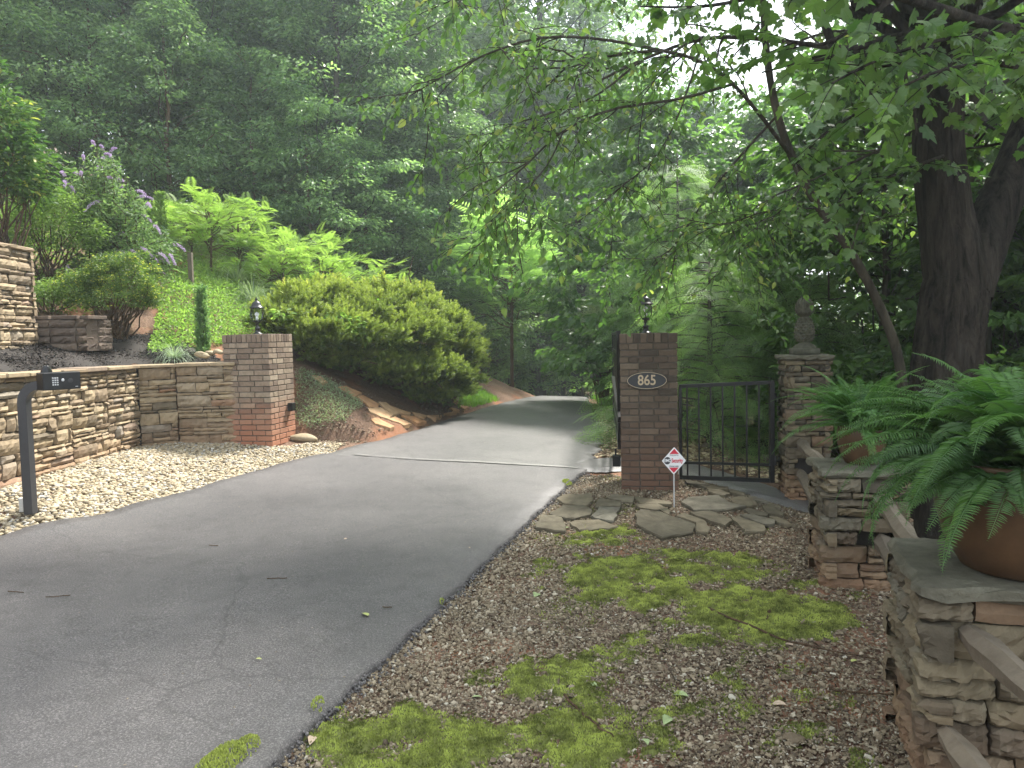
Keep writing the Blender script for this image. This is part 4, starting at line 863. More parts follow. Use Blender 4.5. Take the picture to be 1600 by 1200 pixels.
# base skin under the tufts
gx = np.arange(-1.6, 2.6, .022); gy = np.arange(1.2, 8.0, .03); X, Y = np.meshgrid(gx, gy); mk = mossmask(X, Y); Zz = H(X, Y)+.022*mk+.008*mk*fnoise(X, Y, 40, 8)-.010*(1-mk)-.003
v = np.stack([X, Y, Zz], -1).reshape(-1, 3); nx = len(gx); i, j = np.meshgrid(np.arange(len(gy)-1), np.arange(nx-1), indexing='ij'); qd = np.stack([i*nx+j, i*nx+j+1, (i+1)*nx+j+1, (i+1)*nx+j], -1).reshape(-1, 4)
keep = mk.reshape(-1)[qd].max(1) > .12; a.add(v, qd[keep], .18)
# moss clumps on the drive edge
for cx, cy, r_ in ((352, 1180, .09), (385, 1160, .06), (330, 1195, .08), (496, 1090, .035), (690, 928, .02), (886, 745, .07)):
    c0 = G(cx, cy, .02 if cy > 800 else .09); n = int(9000*r_*r_*8); rr = r_*np.sqrt(rng.random(n)); an = rng.uniform(0, 6.28, n); x = c0[0]+rr*np.cos(an)*.8; y = c0[1]+rr*np.sin(an)*1.5
    inr = inpoly(x, y, roadpoly); hz = H(x, y)+np.where(inr, .05, .03)+.03*np.sqrt(np.clip(1-(rr/r_)**2, 0, 1))*(1 if cy > 800 else .2); a.inst(TUFT, np.column_stack([x, y, hz-.004]), rz_m(rng.uniform(0, 6.28, n)), rng.uniform(.008, .014, n), np.clip(rng.normal(.6, .2, n), 0, 1))
tag(a.build('moss', M['moss'], smooth=False), kind='stuff')
# ---------------------------------------------------------------- flat stones
def flagstone(pts, th, m, label, cat, group, lift=.0, slope=True):
    p3 = np.array([GP(x, y) for x, y in pts]); 
    if not slope: p3[:, 2] = p3[:, 2].mean()*.6+p3[:, 2]*.4
    c = p3.mean(0); n0 = len(p3); out = []
    for i in range(n0):
        a_, b_ = p3[i], p3[(i+1) % n0]
        for s in (0, .33, .66): out.append(a_*(1-s)+b_*s+np.array([*rng.normal(size=2)*.006, 0]))
    o = np.array(out); n = len(o); area = 0.5*np.sum(o[:, 0]*np.roll(o[:, 1], -1)-o[:, 1]*np.roll(o[:, 0], -1))
    if area < 0: o = o[::-1]
    z = lift+th; top = o.copy(); top[:, 2] += z+rng.normal(size=n)*.002; i1 = c+(o-c)*.6; i1[:, 2] += z+.003+rng.normal(size=n)*.0015; mid = c+(o-c)*1.0; mid[:, 2] += z-.35*th+0; mid[:, :2] += rng.normal(size=(n, 2))*.004; bot = c+(o-c)*.97; bot[:, 2] -= .03
    top = c+(top-c)*np.array([.985, .985, 1]); cc = c.copy(); cc[2] += z+.002
    a = Acc(); f = []
    L = [bot, mid, top, i1]
    for k in range(3): f += [(k*n+j, k*n+(j+1) % n, (k+1)*n+(j+1) % n, (k+1)*n+j) for j in range(n)]
    f += [(3*n+j, 3*n+(j+1) % n, 4*n) for j in range(n)]; a.add(np.concatenate(L+[[cc]]), f, rng.random())
    return tag(a.build('flagstone', m, smooth=False, origin=c), label, cat, group)
FS = [([(165, 150), (200, 128), (350, 122), (355, 160), (320, 188), (190, 170)], 'rounded flagstone at the back left of the loose paving, nearest the drive edge'),
 ([(370, 165), (395, 145), (505, 170), (495, 192), (370, 190)], 'small four-sided flagstone behind the square one, left half of the paving'),
 ([(430, 138), (465, 125), (570, 140), (565, 168), (440, 152)], 'narrow flagstone at the back edge, left of the sign stake'),
 ([(574, 140), (765, 165), (765, 183), (600, 172)], 'long thin flagstone ending just in front of the sign stake'),
 ([(125, 230), (200, 185), (300, 182), (350, 205), (345, 235), (215, 256)], 'broad flagstone second from the drive edge'),
 ([(350, 240), (385, 190), (490, 195), (485, 225), (460, 268), (355, 250)], 'squarish flagstone left of the mossy gap in the paving'),
 ([(55, 282), (90, 230), (185, 245), (220, 290), (215, 325), (60, 300)], 'front left corner flagstone beside the drive'),
 ([(235, 275), (255, 262), (385, 262), (490, 298), (440, 305), (285, 318)], 'flagstone with moss creeping over its front edge'),
 ([(575, 180), (690, 170), (765, 215), (750, 232), (705, 212), (600, 198)], 'pale flagstone just behind the largest one'),
 ([(575, 230), (600, 205), (700, 218), (890, 285), (880, 325), (720, 355), (640, 318), (580, 285)], 'largest flagstone, a wide grey slab at the front of the paving'),
 ([(790, 235), (830, 225), (940, 265), (965, 300), (950, 328), (895, 322), (893, 283)], 'flagstone tucked against the right side of the largest slab'),
 ([(860, 220), (960, 210), (1050, 240), (1080, 260), (1040, 292), (960, 268)], 'flagstone with a broken dark edge right of the largest slab'),
 ([(815, 165), (850, 140), (1010, 130), (1060, 165), (1150, 190), (1020, 210), (880, 210)], 'widest flagstone in the back row, right of the sign stake'),
 ([(1075, 150), (1110, 135), (1190, 145), (1215, 185), (1155, 188), (1085, 170)], 'rounded flagstone at the right of the back row'),
 ([(1075, 250), (1115, 242), (1250, 292), (1250, 322), (1155, 322), (1120, 295)], 'front right flagstone with a thick broken edge'),
 ([(1120, 235), (1180, 232), (1305, 260), (1300, 285), (1255, 288), (1170, 258)], 'flagstone behind the thick-edged one at the front right'),
 ([(1135, 208), (1180, 200), (1265, 228), (1260, 243), (1180, 230)], 'small flagstone in the middle row near the small gate'),
 ([(1235, 185), (1265, 180), (1350, 225), (1345, 240), (1270, 230)], 'triangular flagstone nearest the pineapple pillar'),
 ([(955, 100), (1000, 95), (1070, 122), (1040, 132), (965, 118)], 'small flagstone just in front of the small gate'),
 ([(835, 50), (880, 52), (960, 76), (950, 90), (845, 66)], 'edging flagstone under the left end of the small gate'),
 ([(930, 75), (965, 76), (1060, 90), (1062, 100), (950, 95)], 'edging flagstone under the middle of the small gate'),
 ([(1064, 95), (1140, 118), (1150, 133), (1066, 116)], 'edging flagstone beside the asphalt footpath'),
 ([(1155, 130), (1260, 158), (1275, 170), (1180, 150)], 'edging flagstone further along the footpath bend'),
 ([(1265, 172), (1330, 185), (1335, 198), (1280, 190)], 'last edging flagstone by the foot of the pineapple pillar'),
 ([(1270, 240), (1310, 245), (1410, 290), (1330, 278)], 'half buried flagstone at the far right end of the paving')]
for pts, lb in FS: flagstone([(820+x/3.333, 740+y/3.333) for x, y in pts], .032, M['flag'], lb, 'flagstone', 'loose grey flagstones before the small gate', .004)
OS = [([(372, 598), (400, 592), (470, 625), (440, 645)], 'upper orange flagstone below the juniper'), ([(450, 640), (480, 632), (550, 670), (545, 690), (510, 685)], 'orange flagstone next down the slope from the upper one'),
 ([(500, 690), (560, 688), (610, 725), (590, 742), (510, 705)], 'large orange flagstone in the middle of the slope'), ([(515, 740), (540, 735), (620, 785), (600, 798), (530, 765)], 'lowest orange flagstone at the drive edge'),
 ([(590, 740), (620, 728), (700, 765), (660, 780)], 'square orange flagstone right of the lowest one'), ([(600, 680), (690, 712), (685, 722), (620, 705)], 'narrow raised orange flagstone under the juniper shade'),
 ([(545, 662), (580, 665), (640, 712), (612, 722)], 'dusty orange flagstone covered with soil'), ([(650, 720), (700, 725), (760, 748), (720, 765)], 'long orange flagstone along the drive edge'),
 ([(700, 706), (765, 722), (750, 734), (705, 720)], 'small orange flagstone above the long one'), ([(765, 720), (830, 733), (800, 745)], 'three-cornered orange flagstone by the drive'), ([(835, 712), (890, 705), (900, 712), (850, 722)], 'thin orange flagstone beyond the three-cornered one'),
 ([(880, 660), (900, 655), (950, 688), (930, 695)], 'farthest orange flagstone beside the green grass'), ([(858, 682), (893, 690), (912, 700), (878, 698)], 'small flat stone before the farthest orange one'), ([(255, 545), (290, 550), (320, 575), (300, 585)], 'brown stone behind the left brick pillar')]
for pts, lb in OS: flagstone([(400+x/2.857, 400+y/2.857) for x, y in pts], .03, M['oflag'], lb, 'flagstone', 'orange flagstones set in the slope under the juniper', .006)
def rock(name, c, s, m, label, cat, seed, group=None, tint=.5, sub=ICO3):
    r = np.random.default_rng(seed); v = sub[0].copy(); 
    for k in range(5): ax_ = nrm(r.normal(size=3)); v *= (1+.10*np.sin(v@ax_*3+r.uniform(0, 6))[:, None])
    v = v@np.array(rz_m(np.array([r.uniform(0, 6)]))[0]).T*np.array(s); a = Acc(); c = np.array(c, float); a.add(v+c, [tuple(f) for f in sub[1]], tint); return tag(a.build(name, m, origin=c), label, cat, group)
c = GP(476, 690); rock('boulder', c+Z*.05, (.17, .09, .075), M['pebble'], 'small grey-tan boulder at the right foot of the left brick pillar', 'boulder', 3, tint=.25)
for k, (x, y, d, s) in enumerate(((314, 553, 10.15, .085), (328, 551, 10.3, .08), (341, 550, 10.2, .075), (322, 557, 10.1, .05))):
    c = P(x, y, d); c[2] = max(c[2], H1(c[0], c[1])+.02); rock('boulder', c, (s, s*.6, s*.45), M['pebble'], ('leftmost pale stone', 'middle pale stone', 'right pale stone against the brick pillar', 'lowest small pale stone')[k]+' on top of the wall end', 'stone', 20+k, 'pale stones on top of the wall end', tint=.3)
for k, (x, y, s, tn, lb) in enumerate(((866, 932, .016, .9, 'grey stone chip lying in the gravel left of the moss'), (1240, 1158, .03, .35, 'reddish lump of earth near the nearest stone pillar'), (770, 965, .02, .15, 'brown clod in the gravel beside the drive'), (1000, 965, .02, .2, 'dark clod at the edge of the moss'))):
    c = GP(x, y); rock('small_stone', c+Z*.008, (s*1.5, s, s*.7), M['chip'], lb, 'stone', 40+k, tint=tn)
c = GP(1180, 712); a = Acc(); lathe(a, [(0, 0), (.2, 0), (.19, .1), (.17, .2), (.15, .215), (0, .22)], c, 18, wob=.08); tag(a.build('tree_stump', M['bark'], origin=c), 'old low stump seen through the bars of the small gate', 'stump')
for k, (x, y) in enumerate(((1150, 705), (1112, 700), (1205, 722))):
    c = GP(x, y); rock('boulder', c+Z*.03, (.16, .1, .08), M['block'], ('dark rock left of the stump behind the small gate', 'mossy rock behind the middle pickets', 'low rock right of the stump')[k], 'rock', 60+k, tint=.8)
# sticks and fallen leaves
def stick(pts, r_, label):
    q = np.array([GP(x, y) for x, y in pts]); s = np.linspace(0, len(q)-1, 16); k = np.arange(len(q)); p3 = np.stack([np.interp(s, k, q[:, i]) for i in range(3)], 1); p3[:, :2] += rng.normal(size=(16, 2))*.005; p3[:, 2] += .026
    a = Acc(); tube(a, p3, np.linspace(r_, r_*.45, 16), 6, jit=.1); tag(a.build('fallen_stick', M['twig'], origin=p3[0]), label, 'stick')
stick([(1108, 958), (1170, 985), (1230, 1010), (1300, 1025), (1375, 1040)], .008, 'longest bare stick lying across the moss by the stone pillars'); stick([(882, 1095), (905, 1120), (930, 1140), (957, 1162)], .007, 'thin stick on the moss at the bottom of the picture')
stick([(1205, 958), (1197, 975)], .007, 'very short upright-looking twig on the right moss patch'); stick([(1295, 1085), (1340, 1092), (1395, 1095)], .007, 'dark stick near the foot of the nearest stone pillar')
stick([(1265, 1110), (1290, 1135), (1310, 1150)], .005, 'thin pale stick on bare soil near the nearest stone pillar')
def fleaf(x, y, s, colm, label, road=False):
    c = G(x, y, .05+.0) if road else GP(x, y); c = c+Z*(.008 if road else .018)
    if road: c[2] = Hlow(np.array([c[0]]), np.array([c[1]]))[0]+.062
    a = Acc(); y_ = np.array([[rng.normal(), rng.normal(), .12]]); a.inst(LEAF6W, c[None]-nrm(y_)*s/2, frames(y_, np.array([[rng.normal()*.2, rng.normal()*.2, 1.]])), s, .6); tag(a.build('fallen_leaf', colm, origin=c), label, 'leaf', 'fallen leaves on the drive and the moss')
M['lf1'] = simple('pale_green_leaf', (.23, .29, .13), .85); M['lf2'] = simple('tan_leaf', (.38, .29, .21), .7); M['lf3'] = simple('yellow_green_leaf', (.34, .37, .12), .6)
for q in ((570, 949, .07, 'lf3', 'pale yellow-green leaf lying on the asphalt', True), (404, 1022, .035, 'lf3', 'tiny leaf lower on the asphalt', True), (1042, 1132, .08, 'lf1', 'round pale green leaf near the bottom edge', False), (1063, 1092, .09, 'lf1', 'narrow curled green leaf right of the lower moss', False), (928, 1077, .05, 'lf1', 'small pale leaf on the middle moss', False),
 (746, 1096, .055, 'lf1', 'pale green leaf at the edge of the gravel', False), (488, 1163, .07, 'lf2', 'large whitish leaf between the drive and the moss', False), (468, 1140, .07, 'lf2', 'tan leaf standing by the drive edge', False), (838, 933, .09, 'lf1', 'bluish green leaf on the gravel beside the drive', False), (968, 878, .10, 'lf1', 'long green leaf on the upper moss', False),
 (1233, 1012, .05, 'lf2', 'white leaf by the long stick', False), (1217, 1107, .07, 'lf2', 'pinkish dry leaf on the bare soil', False), (1335, 1037, .05, 'lf3', 'yellow leaf at the end of the long stick', False), (886, 828, .05, 'lf1', 'green leaf lying on a flagstone', False), (540, 840, .03, 'lf2', 'dry speck of a leaf midway up the drive', True), (733, 848, .03, 'lf2', 'dry leaf near the right drive edge', True), (1010, 1165, .05, 'lf1', 'greyish leaf half hidden by moss', False)):
    fleaf(*q[:3], M[q[3]], q[4], q[5])
# twigs on asphalt
for x, y, L, lb in ((24, 920, .12, 'dry twig at the left side of the drive'), (90, 925, .14, 'forked dry twig left of the drive centre'), (432, 893, .13, 'curved twig in the middle of the drive'), (604, 930, .05, 'tiny dark twig on the drive'), (332, 846, .08, 'short twig on the far part of the near drive')):
    c = G(x, y, .08); an = rng.uniform(-.5, .3); s = np.linspace(-.5, .5, 6)[:, None]; p3 = c+np.array([math.cos(an), math.sin(an), 0])*L*s; p3[:, :2] += rng.normal(size=(6, 2))*.004; p3[:, 2] = Hlow(p3[:, 0], p3[:, 1])+.058; a = Acc(); tube(a, p3, .003, 5); tag(a.build('fallen_twig', M['twig'], origin=c), lb, 'twig')
# black mulch on bed
bp = [(-4.95, 5.8), (-4.9, 9.75), (-4.45, 9.98), (-4.0, 10.05), (-3.9, 10.5), (-4.6, 11.0), (-5.2, 11.2), (-5.6, 10.6), (-6.6, 10.4), (-6.6, 6), (-5.6, 5.2)]
p = scatter(bp, 4200); n = len(p); a = Acc(); yy = np.column_stack([rng.normal(size=(n, 2)), rng.normal(size=n)*.35]); L = rng.uniform(.014, .038, n)
a.inst(CH, on(p, rng.uniform(0, .02, n)), frames(yy, np.column_stack([rng.normal(size=(n, 2))*.5, np.ones(n)])), np.column_stack([L*.35, L, L*.4]), rng.random(n)**1.6)
tag(a.build('black_mulch', M['blackmulch'], smooth=False), kind='stuff')
sheet('mulch_bed', np.arange(-7, -3.7, .1), np.arange(4, 11.3, .1), lambda X, Y: Hbank(X, Y)+.006+.02*np.sin(X*5+np.sin(Y*4))*np.sin(Y*5.3), M['blackmulch'], lambda x, y: inpoly(x, y, bp))
# bark/leaves beyond the gate on the right of the drive
bg_ = [(1.05, 10.0), (1.25, 11), (1.35, 13), (1.9, 16), (2.5, 20), (4.5, 20), (5, 14), (4.5, 9), (3.4, 8.6), (2.9, 9.3), (2.3, 10.1), (1.5, 10.25)]
p = scatter(bg_, 700, [roadpoly]); n = len(p); a = Acc(); yy = np.column_stack([rng.normal(size=(n, 2)), rng.normal(size=n)*.2]); L = rng.uniform(.03, .075, n)
M['dry'] = tinted('dry_leaf', [(0, (.16, .11, .07)), (.5, (.38, .29, .18)), (1, (.58, .5, .32))], nscale=40, namt=.3)
a.inst(CH, on(p, rng.uniform(.0, .02, n)), frames(yy, np.column_stack([rng.normal(size=(n, 2))*.4, np.ones(n)])), np.column_stack([L*.6, L, L*.35]), rng.random(n)); tag(a.build('dry_leaf_litter', M['dry'], smooth=False), kind='stuff')
# soil crumbs on the slope by the left pillar
sp = wpoly([(462, 600), (462, 686), (520, 700), (600, 683), (700, 655), (730, 640), (640, 640), (560, 610), (500, 580)])
p = scatter(sp, 1400, SOLID); n = len(p); a = Acc(); L = rng.uniform(.012, .04, n)
a.inst(CH, on(p, rng.uniform(.0, .012, n)), frames(np.column_stack([rng.normal(size=(n, 2)), rng.normal(size=n)*.2]), np.column_stack([rng.normal(size=(n, 2))*.4, np.ones(n)])), np.column_stack([L*.6, L, L*.35]), np.clip(rng.normal(.5, .2, n), 0, 1)); tag(a.build('slope_litter', M['chip'], smooth=False), kind='stuff')
# ================================================================ PLANTS
def groundcover(name, px, dens, T, size, m, hgt=(.0, .1), tintf=None, poly=None, up=.8, kind='stuff'):
    poly = wpoly(px) if poly is None else poly; p = scatter(poly, dens, [roadpoly]+SOLID); n = len(p); a = Acc()
    lump = .5+.5*fnoise(p[:, 0], p[:, 1], 5, 3); z = hgt[0]+(hgt[1]-hgt[0])*rng.random(n)*np.clip(.5+lump*.5, .2, 1.3)
    put(a, T, on(p, z), np.column_stack([rng.normal(size=(n, 2)), rng.normal(size=n)*.4+.5]), rng.uniform(size*.6, size*1.3, n), up=up, tilt=.6)
    return tag(a.build(name, m, smooth=False), kind=kind)
def tuft(a, c, n, L, spread, wd, tint=(0, 1), grav=1.2):
    s = np.linspace(0, 1, 6)
    for _ in range(n):
        az = rng.uniform(0, 6.28); el_ = rng.uniform(.7, 1.5)-spread*rng.random(); ho = np.array([math.cos(az), math.sin(az), 0]); l = L*rng.uniform(.6, 1.1); ang = el_-grav*s**1.5*rng.uniform(.6, 1.3)
        x = np.cumsum(np.cos(ang))*l/6; z = np.cumsum(np.sin(ang))*l/6; pt = np.array(c)+ho*.03*rng.random()+x[:, None]*ho+z[:, None]*Z; tn = np.array([-ho[1], ho[0], 0])*wd; w_ = (1-s*.92)[:, None]
        V = np.concatenate([pt-tn*w_, pt+tn*w_]); a.add(V, [(i, i+1, 7+i, 6+i) for i in range(5)], rng.uniform(*tint))
groundcover('bank_groundcover', [(232, 556), (250, 470), (290, 425), (345, 425), (400, 440), (460, 470), (452, 545), (330, 545), (270, 548)], 2600, LEAF, .05, M['L_bright'], (.0, .20))
groundcover('bank_weeds', None, 800, LEAF, .055, M['L_bright'], (.0, .28), poly=[(-9, 9.6), (-6.6, 10.2), (-5.9, 11.2), (-5.6, 13), (-3.6, 15), (-3, 18), (-9, 20), (-14, 14)])
groundcover('silver_groundcover', [(463, 588), (463, 680), (500, 678), (540, 660), (570, 640), (540, 610), (500, 590), (470, 580)], 5200, LEAFN, .035, M['L_grey'], (.0, .09))
def grass(name, poly, dens, L, m):
    p = scatter(poly, dens, [roadpoly]); n = len(p); a = Acc(); BL = (np.array([(-.06, 0, 0), (.06, 0, 0), (.04, .1, .55), (-.04, .1, .55), (0, .4, 1)]), [(0, 1, 2), (0, 2, 3), (3, 2, 4)])
    a.inst(BL, on(p), rz_m(rng.uniform(0, 6.28, n)), rng.uniform(L*.5, L*1.2, n), rng.random(n)); return tag(a.build(name, m, smooth=False), kind='stuff')
grass('grass', wpoly([(716, 640), (722, 606), (745, 606), (780, 628), (740, 642)]), 1500, .13, M['L_grass'])
grass('far_verge_grass', np.array([(2.1, 17), (2.3, 23), (4.6, 23), (4.2, 16)]), 500, .16, M['L_grass'])
def tops(label, name, c, n, L, spread, wd, m, cat, grav=1.2, group=None, tint=(0, 1)):
    a = Acc(); tuft(a, c, n, L, spread, wd, tint, grav); return tag(a.build(name, m, smooth=False, origin=c), label, cat, group)
c = P(272, 556, 10.2); c[2] = H1(c[0], c[1]); tops('pale blue-green grass tuft spilling over the wall top', 'ornamental_grass', c, 230, .46, .9, .004, M['L_blue'], 'ornamental grass', 1.9)
for k, (x, y, d, L) in enumerate(((420, 470, 13, .95), (395, 465, 13.6, .9), (450, 462, 13.4, .8), (370, 440, 14.6, 1.0))):
    c = P(x, y, d); c[2] = H1(c[0], c[1]); tops(('grey-green arching grass clump just behind the left lantern', 'grey-green grass clump left of the lantern', 'grey-green grass clump between lantern and juniper', 'far grass clump among the bright saplings')[k], 'grass_clump', c, 190, L, .6, .006, M['L_grey'], 'ornamental grass', 1.6, 'grass clumps on the bank')
def limb(a, p0, p1, r0_, r1_, sag=.0, n=6, sides=5, wand=.04, tint=.5):
    s = np.linspace(0, 1, n)[:, None]; p0 = np.array(p0); p1 = np.array(p1); L = np.linalg.norm(p1-p0); q = p0*(1-s)+p1*s; q[1:-1] += rng.normal(size=(n-2, 3))*L*wand; q[:, 2] += sag*L*4*(s*(1-s))[:, 0]
    tube(a, q, np.linspace(r0_, r1_, n), sides, cap=False, tint=tint); return q
def clumps(a, cs, nper, rad, flat, size, T, outc=None, droop=.25, tilt=.45, up=.9, tintc=None, var=.22):
    cs = np.asarray(cs, float); n = len(cs)*nper; c = np.repeat(cs, nper, 0); rr = np.repeat(np.broadcast_to(rad, (len(cs),)), nper)
    u = nrm(rng.normal(size=(n, 3)))*(rng.random((n, 1))**.45); off = u*rr[:, None]*np.array([1, 1, flat]); off[:, 2] -= .25*flat*(u[:, 0]**2+u[:, 1]**2)*rr
    pos = c+off; d = off.copy(); d[:, 2] = d[:, 2]*.3
    if outc is not None: o = c-np.asarray(outc); o[:, 2] = 0; d = nrm(d)+.7*nrm(o)
    tc = np.repeat(rng.random(len(cs)) if tintc is None else tintc, nper); tn = np.clip(tc*.7+.15+rng.normal(size=n)*var, 0, 1)
    put(a, T, pos, d, rng.uniform(.7, 1.25, n)*size, up=up, tilt=tilt, droop=droop, tint=tn)
def shrub(name, label, cat, px, d, w_, h, dep, m, T=LEAF, size=.05, ncl=90, nper=70, stems=10, crad=.16, base=None, group=None, bark_=None, lowcut=.12, flat=.6, droop=.1, up=.8, tilt=.6):
    c = P(px[0], px[1], d) if base is None else np.array(base, float); c[2] = H1(c[0], c[1]) if base is None else c[2]
    t = empty(name, c, label, cat, group); a = Acc(); u = nrm(rng.normal(size=(ncl, 3))); u[:, 2] = np.abs(u[:, 2])*1.25-.25; r_ = rng.uniform(.55, 1, ncl)**.6*(1+.22*np.sin(u[:, 0]*4+px[0])+.18*np.sin(u[:, 1]*5+u[:, 2]*4+px[0]*.7))
    cs = c+np.column_stack([u[:, 0]*r_*w_/2, u[:, 1]*r_*dep/2, h*(.48+.5*u[:, 2]*r_)]); cs = cs[cs[:, 2] > c[2]+lowcut*h]
    clumps(a, cs, nper, crad, flat, size, T, c, droop=droop, up=up, tilt=tilt); st = Acc()
    for k in rng.choice(len(cs), min(stems*2, len(cs)), replace=False): limb(st, c+np.array([*rng.normal(size=2)*.05*w_, -.03]), cs[k], .012*h**.5, .003, .08)
    a.build('foliage', m, t, smooth=False); st.build('stems', bark_ or M['twig'], t); return t
shrub('rounded_shrub', 'rounded fine-leaved shrub with bare dark stems beside the brown block wall', 'shrub', (182, 532), 10.6, 1.25, 1.2, 1.2, M['L_round'], size=.034, ncl=300, nper=70, stems=26, crad=.10, lowcut=.30)
shrub('broadleaf_shrub', 'dark broad-leaved shrub with yellow new tips above the tall stone pillar at the left edge', 'shrub', (8, 480), 10.4, 1.7, 2.85, 1.5, M['L_shrub'], T=LEAF6, size=.11, ncl=150, nper=38, stems=14, crad=.28, lowcut=.55)
shrub('light_shrub', 'loose light green weedy shrub between the stone pillar and the butterfly bush', 'shrub', (75, 495), 11.6, 1.7, 1.45, 1.2, M['L_bright'], size=.05, ncl=190, nper=60, stems=14, crad=.2, lowcut=.05)
shrub('light_shrub', 'low light green shrub behind the brown block wall', 'shrub', (80, 500), 10.5, 1.3, .55, .8, M['L_bright'], size=.045, ncl=80, nper=60, stems=8, crad=.15, lowcut=.05)
# butterfly bush
def buddleia():
    c = P(190, 470, 12.6); c[2] = H1(c[0], c[1]); t = empty('butterfly_bush', c, 'tall arching butterfly bush with purple flower spikes on the left bank', 'butterfly bush'); a = Acc(); st = Acc(); fl = Acc()
    for k in range(130):
        tx = rng.uniform(95, 275); top = np.interp(tx, [100, 150, 200, 240, 270, 300], [250, 225, 255, 330, 380, 430]); ty = top+rng.random()**1.1*(440-top); tip = P(tx, ty, 12.3-rng.random()*.9); q = limb(st, c+np.array([*rng.normal(size=2)*.25, 0]), tip, .012, .003, .10, n=9)
        n = 90; s = rng.uniform(.25, 1, n); k_ = s*8; i = np.minimum(k_.astype(int), 7); f = (k_-i)[:, None]; pos = q[i]*(1-f)+q[i+1]*f+rng.normal(size=(n, 3))*.05
        put(a, LEAFN, pos, np.column_stack([rng.normal(size=(n, 2)), rng.normal(size=n)*.3]), rng.uniform(.06, .13, n), up=.7, tilt=.6, droop=.3)
        if rng.random() < (.5 if tx < 255 else .22):
            dd = nrm((q[-1]-q[-2])[None])[0]+np.array([rng.normal()*.3+.35, rng.normal()*.3, .1]); L = rng.uniform(.16, .32); s_ = np.linspace(0, 1, 8)[:, None]; cv = tip+nrm(dd[None])[0]*L*s_-Z*(L*.6*s_**2); m_ = 150; kk = rng.random(m_)**.8*6.99; ii = kk.astype(int); ff = (kk-ii)[:, None]; pp = cv[ii]*(1-ff)+cv[ii+1]*ff; rad_ = .026*(1-.7*kk/7); o = nrm(rng.normal(size=(m_, 3)))
            fl.inst(LEAF, pp+o*rad_[:, None]*.5, frames(o, rng.normal(size=(m_, 3))), .022, rng.random(m_))
    a.build('foliage', M['L_grey'] if False else M['L_budd'], t, smooth=False); st.build('stems', M['twig'], t); fl.build('flower_spikes', M['petal'], t, smooth=False)
M['L_budd'] = leaf_mat('buddleia_leaf', (.07, .13, .05), (.20, .29, .13), .45, 1.4)
buddleia()
# small upright conifers
def spire(label, px, d, h, w_, m=None):
    c = P(*px, d); c[2] = H1(c[0], c[1]); t = empty('dwarf_conifer', c, label, 'dwarf conifer', 'slim upright plants on the bank'); a = Acc(); n = 520; zz = rng.random(n)**1.1; an = rng.uniform(0, 6.28, n); r_ = w_/2*(1-zz)**.6*rng.uniform(.3, 1, n); o = np.column_stack([np.cos(an), np.sin(an), np.zeros(n)])
    put(a, PLUME, c+o*r_[:, None]+Z*(zz*h)[:, None], o+np.array([0, 0, 1.6]), rng.uniform(.09, .15, n), up=.1, tilt=1, wander=.25); a.build('foliage', m or M['L_hem'], t, smooth=False); st = Acc(); tube(st, [c-Z*.05, c+Z*h*.9], [.02, .005], 6); st.build('stem', M['twig'], t)
spire('slim dark upright conifer left of the left brick pillar', (318, 545), 10.7, .92, .13, M['L_forest']); spire('light green spiky plant standing above the bank, taller of two', (255, 420), 13.6, 1.35, .3, M['L_bright']); spire('light green spiky plant, shorter of two', (243, 425), 13.9, 1.0, .3, M['L_bright'])
c = P(299, 440, 13.2); c[2] = H1(c[0], c[1]); a = Acc(); bar(a, c, c+Z*.62, .07); tag(a.build('wooden_post', M['wood'], smooth=False, origin=c), 'short grey wooden post among the plants on the bank', 'post')
# saplings with compound leaves
def sapling(name, label, px, d, h, spread, nb, m=None, size=.42, cat='sapling', group='bright feathery-leaved saplings on the bank', base=None, layers=1.0, tr=.02, T=PINN, lf=15, zlow=.35):
    c = P(*px, d) if base is None else np.array(base); 
    if base is None: c[2] = H1(c[0], c[1])
    t = empty(name, c, label, cat, group); a = Acc(); st = Acc(); tube(st, [c-Z*.1, c+Z*h*.5+np.array([.05, 0, 0]), c+Z*h*.92], [tr*1.3, tr, .006], 6)
    for k in range(nb):
        u = zlow+(1-zlow)*(k+rng.random())/nb; z0 = u*h*.85; an = rng.uniform(0, 6.28); L = spread*(1.1-.55*abs(u-.6)/.6)*rng.uniform(.6, 1.05); e = c+np.array([math.cos(an)*L, math.sin(an)*L, z0+L*.32*rng.uniform(.2, 1.4)]); q = limb(st, c+Z*z0*.85, e, tr*.5, .003, .06, n=7)
        s = np.concatenate([rng.uniform(.3, 1, lf), [1, 1, .97]]); kk = s*6; i = np.minimum(kk.astype(int), 5); f = (kk-i)[:, None]; pos = q[i]*(1-f)+q[i+1]*f; o = nrm((e-c-Z*z0*.85)[None])[0]; dd = o+rng.normal(size=(len(s), 3))*np.array([.75, .75, .25]); dd[:, 2] += .15
        put(a, T, pos, dd, rng.uniform(.65, 1.15, len(s))*size, up=1, tilt=.18, wander=.05, tint=np.clip(u*.6+rng.random(len(s))*.5, 0, 1))
    a.build('foliage', m or M['L_bright'], t, smooth=False); st.build('stems', M['twig'], t); return t
SAP = [((330, 450), 14.5, 1.95, 1.0, 'leftmost bright feathery sapling, tall, above the groundcover'), ((375, 455), 15.2, 1.7, 1.0, 'second bright feathery sapling from the left'), ((440, 455), 15.0, 1.45, 1.1, 'bright feathery sapling above the left lantern'), ((500, 455), 15.5, 1.5, 1.15, 'yellow-green feathery sapling rising behind the juniper'), ((560, 450), 16.2, 1.75, 1.2, 'darker feathery sapling at the right end of the row behind the juniper'), ((300, 440), 15.8, 1.3, .9, 'small feathery sapling behind the wooden post'), ((470, 440), 16.8, 1.7, 1.1, 'feathery sapling at the back of the row')]
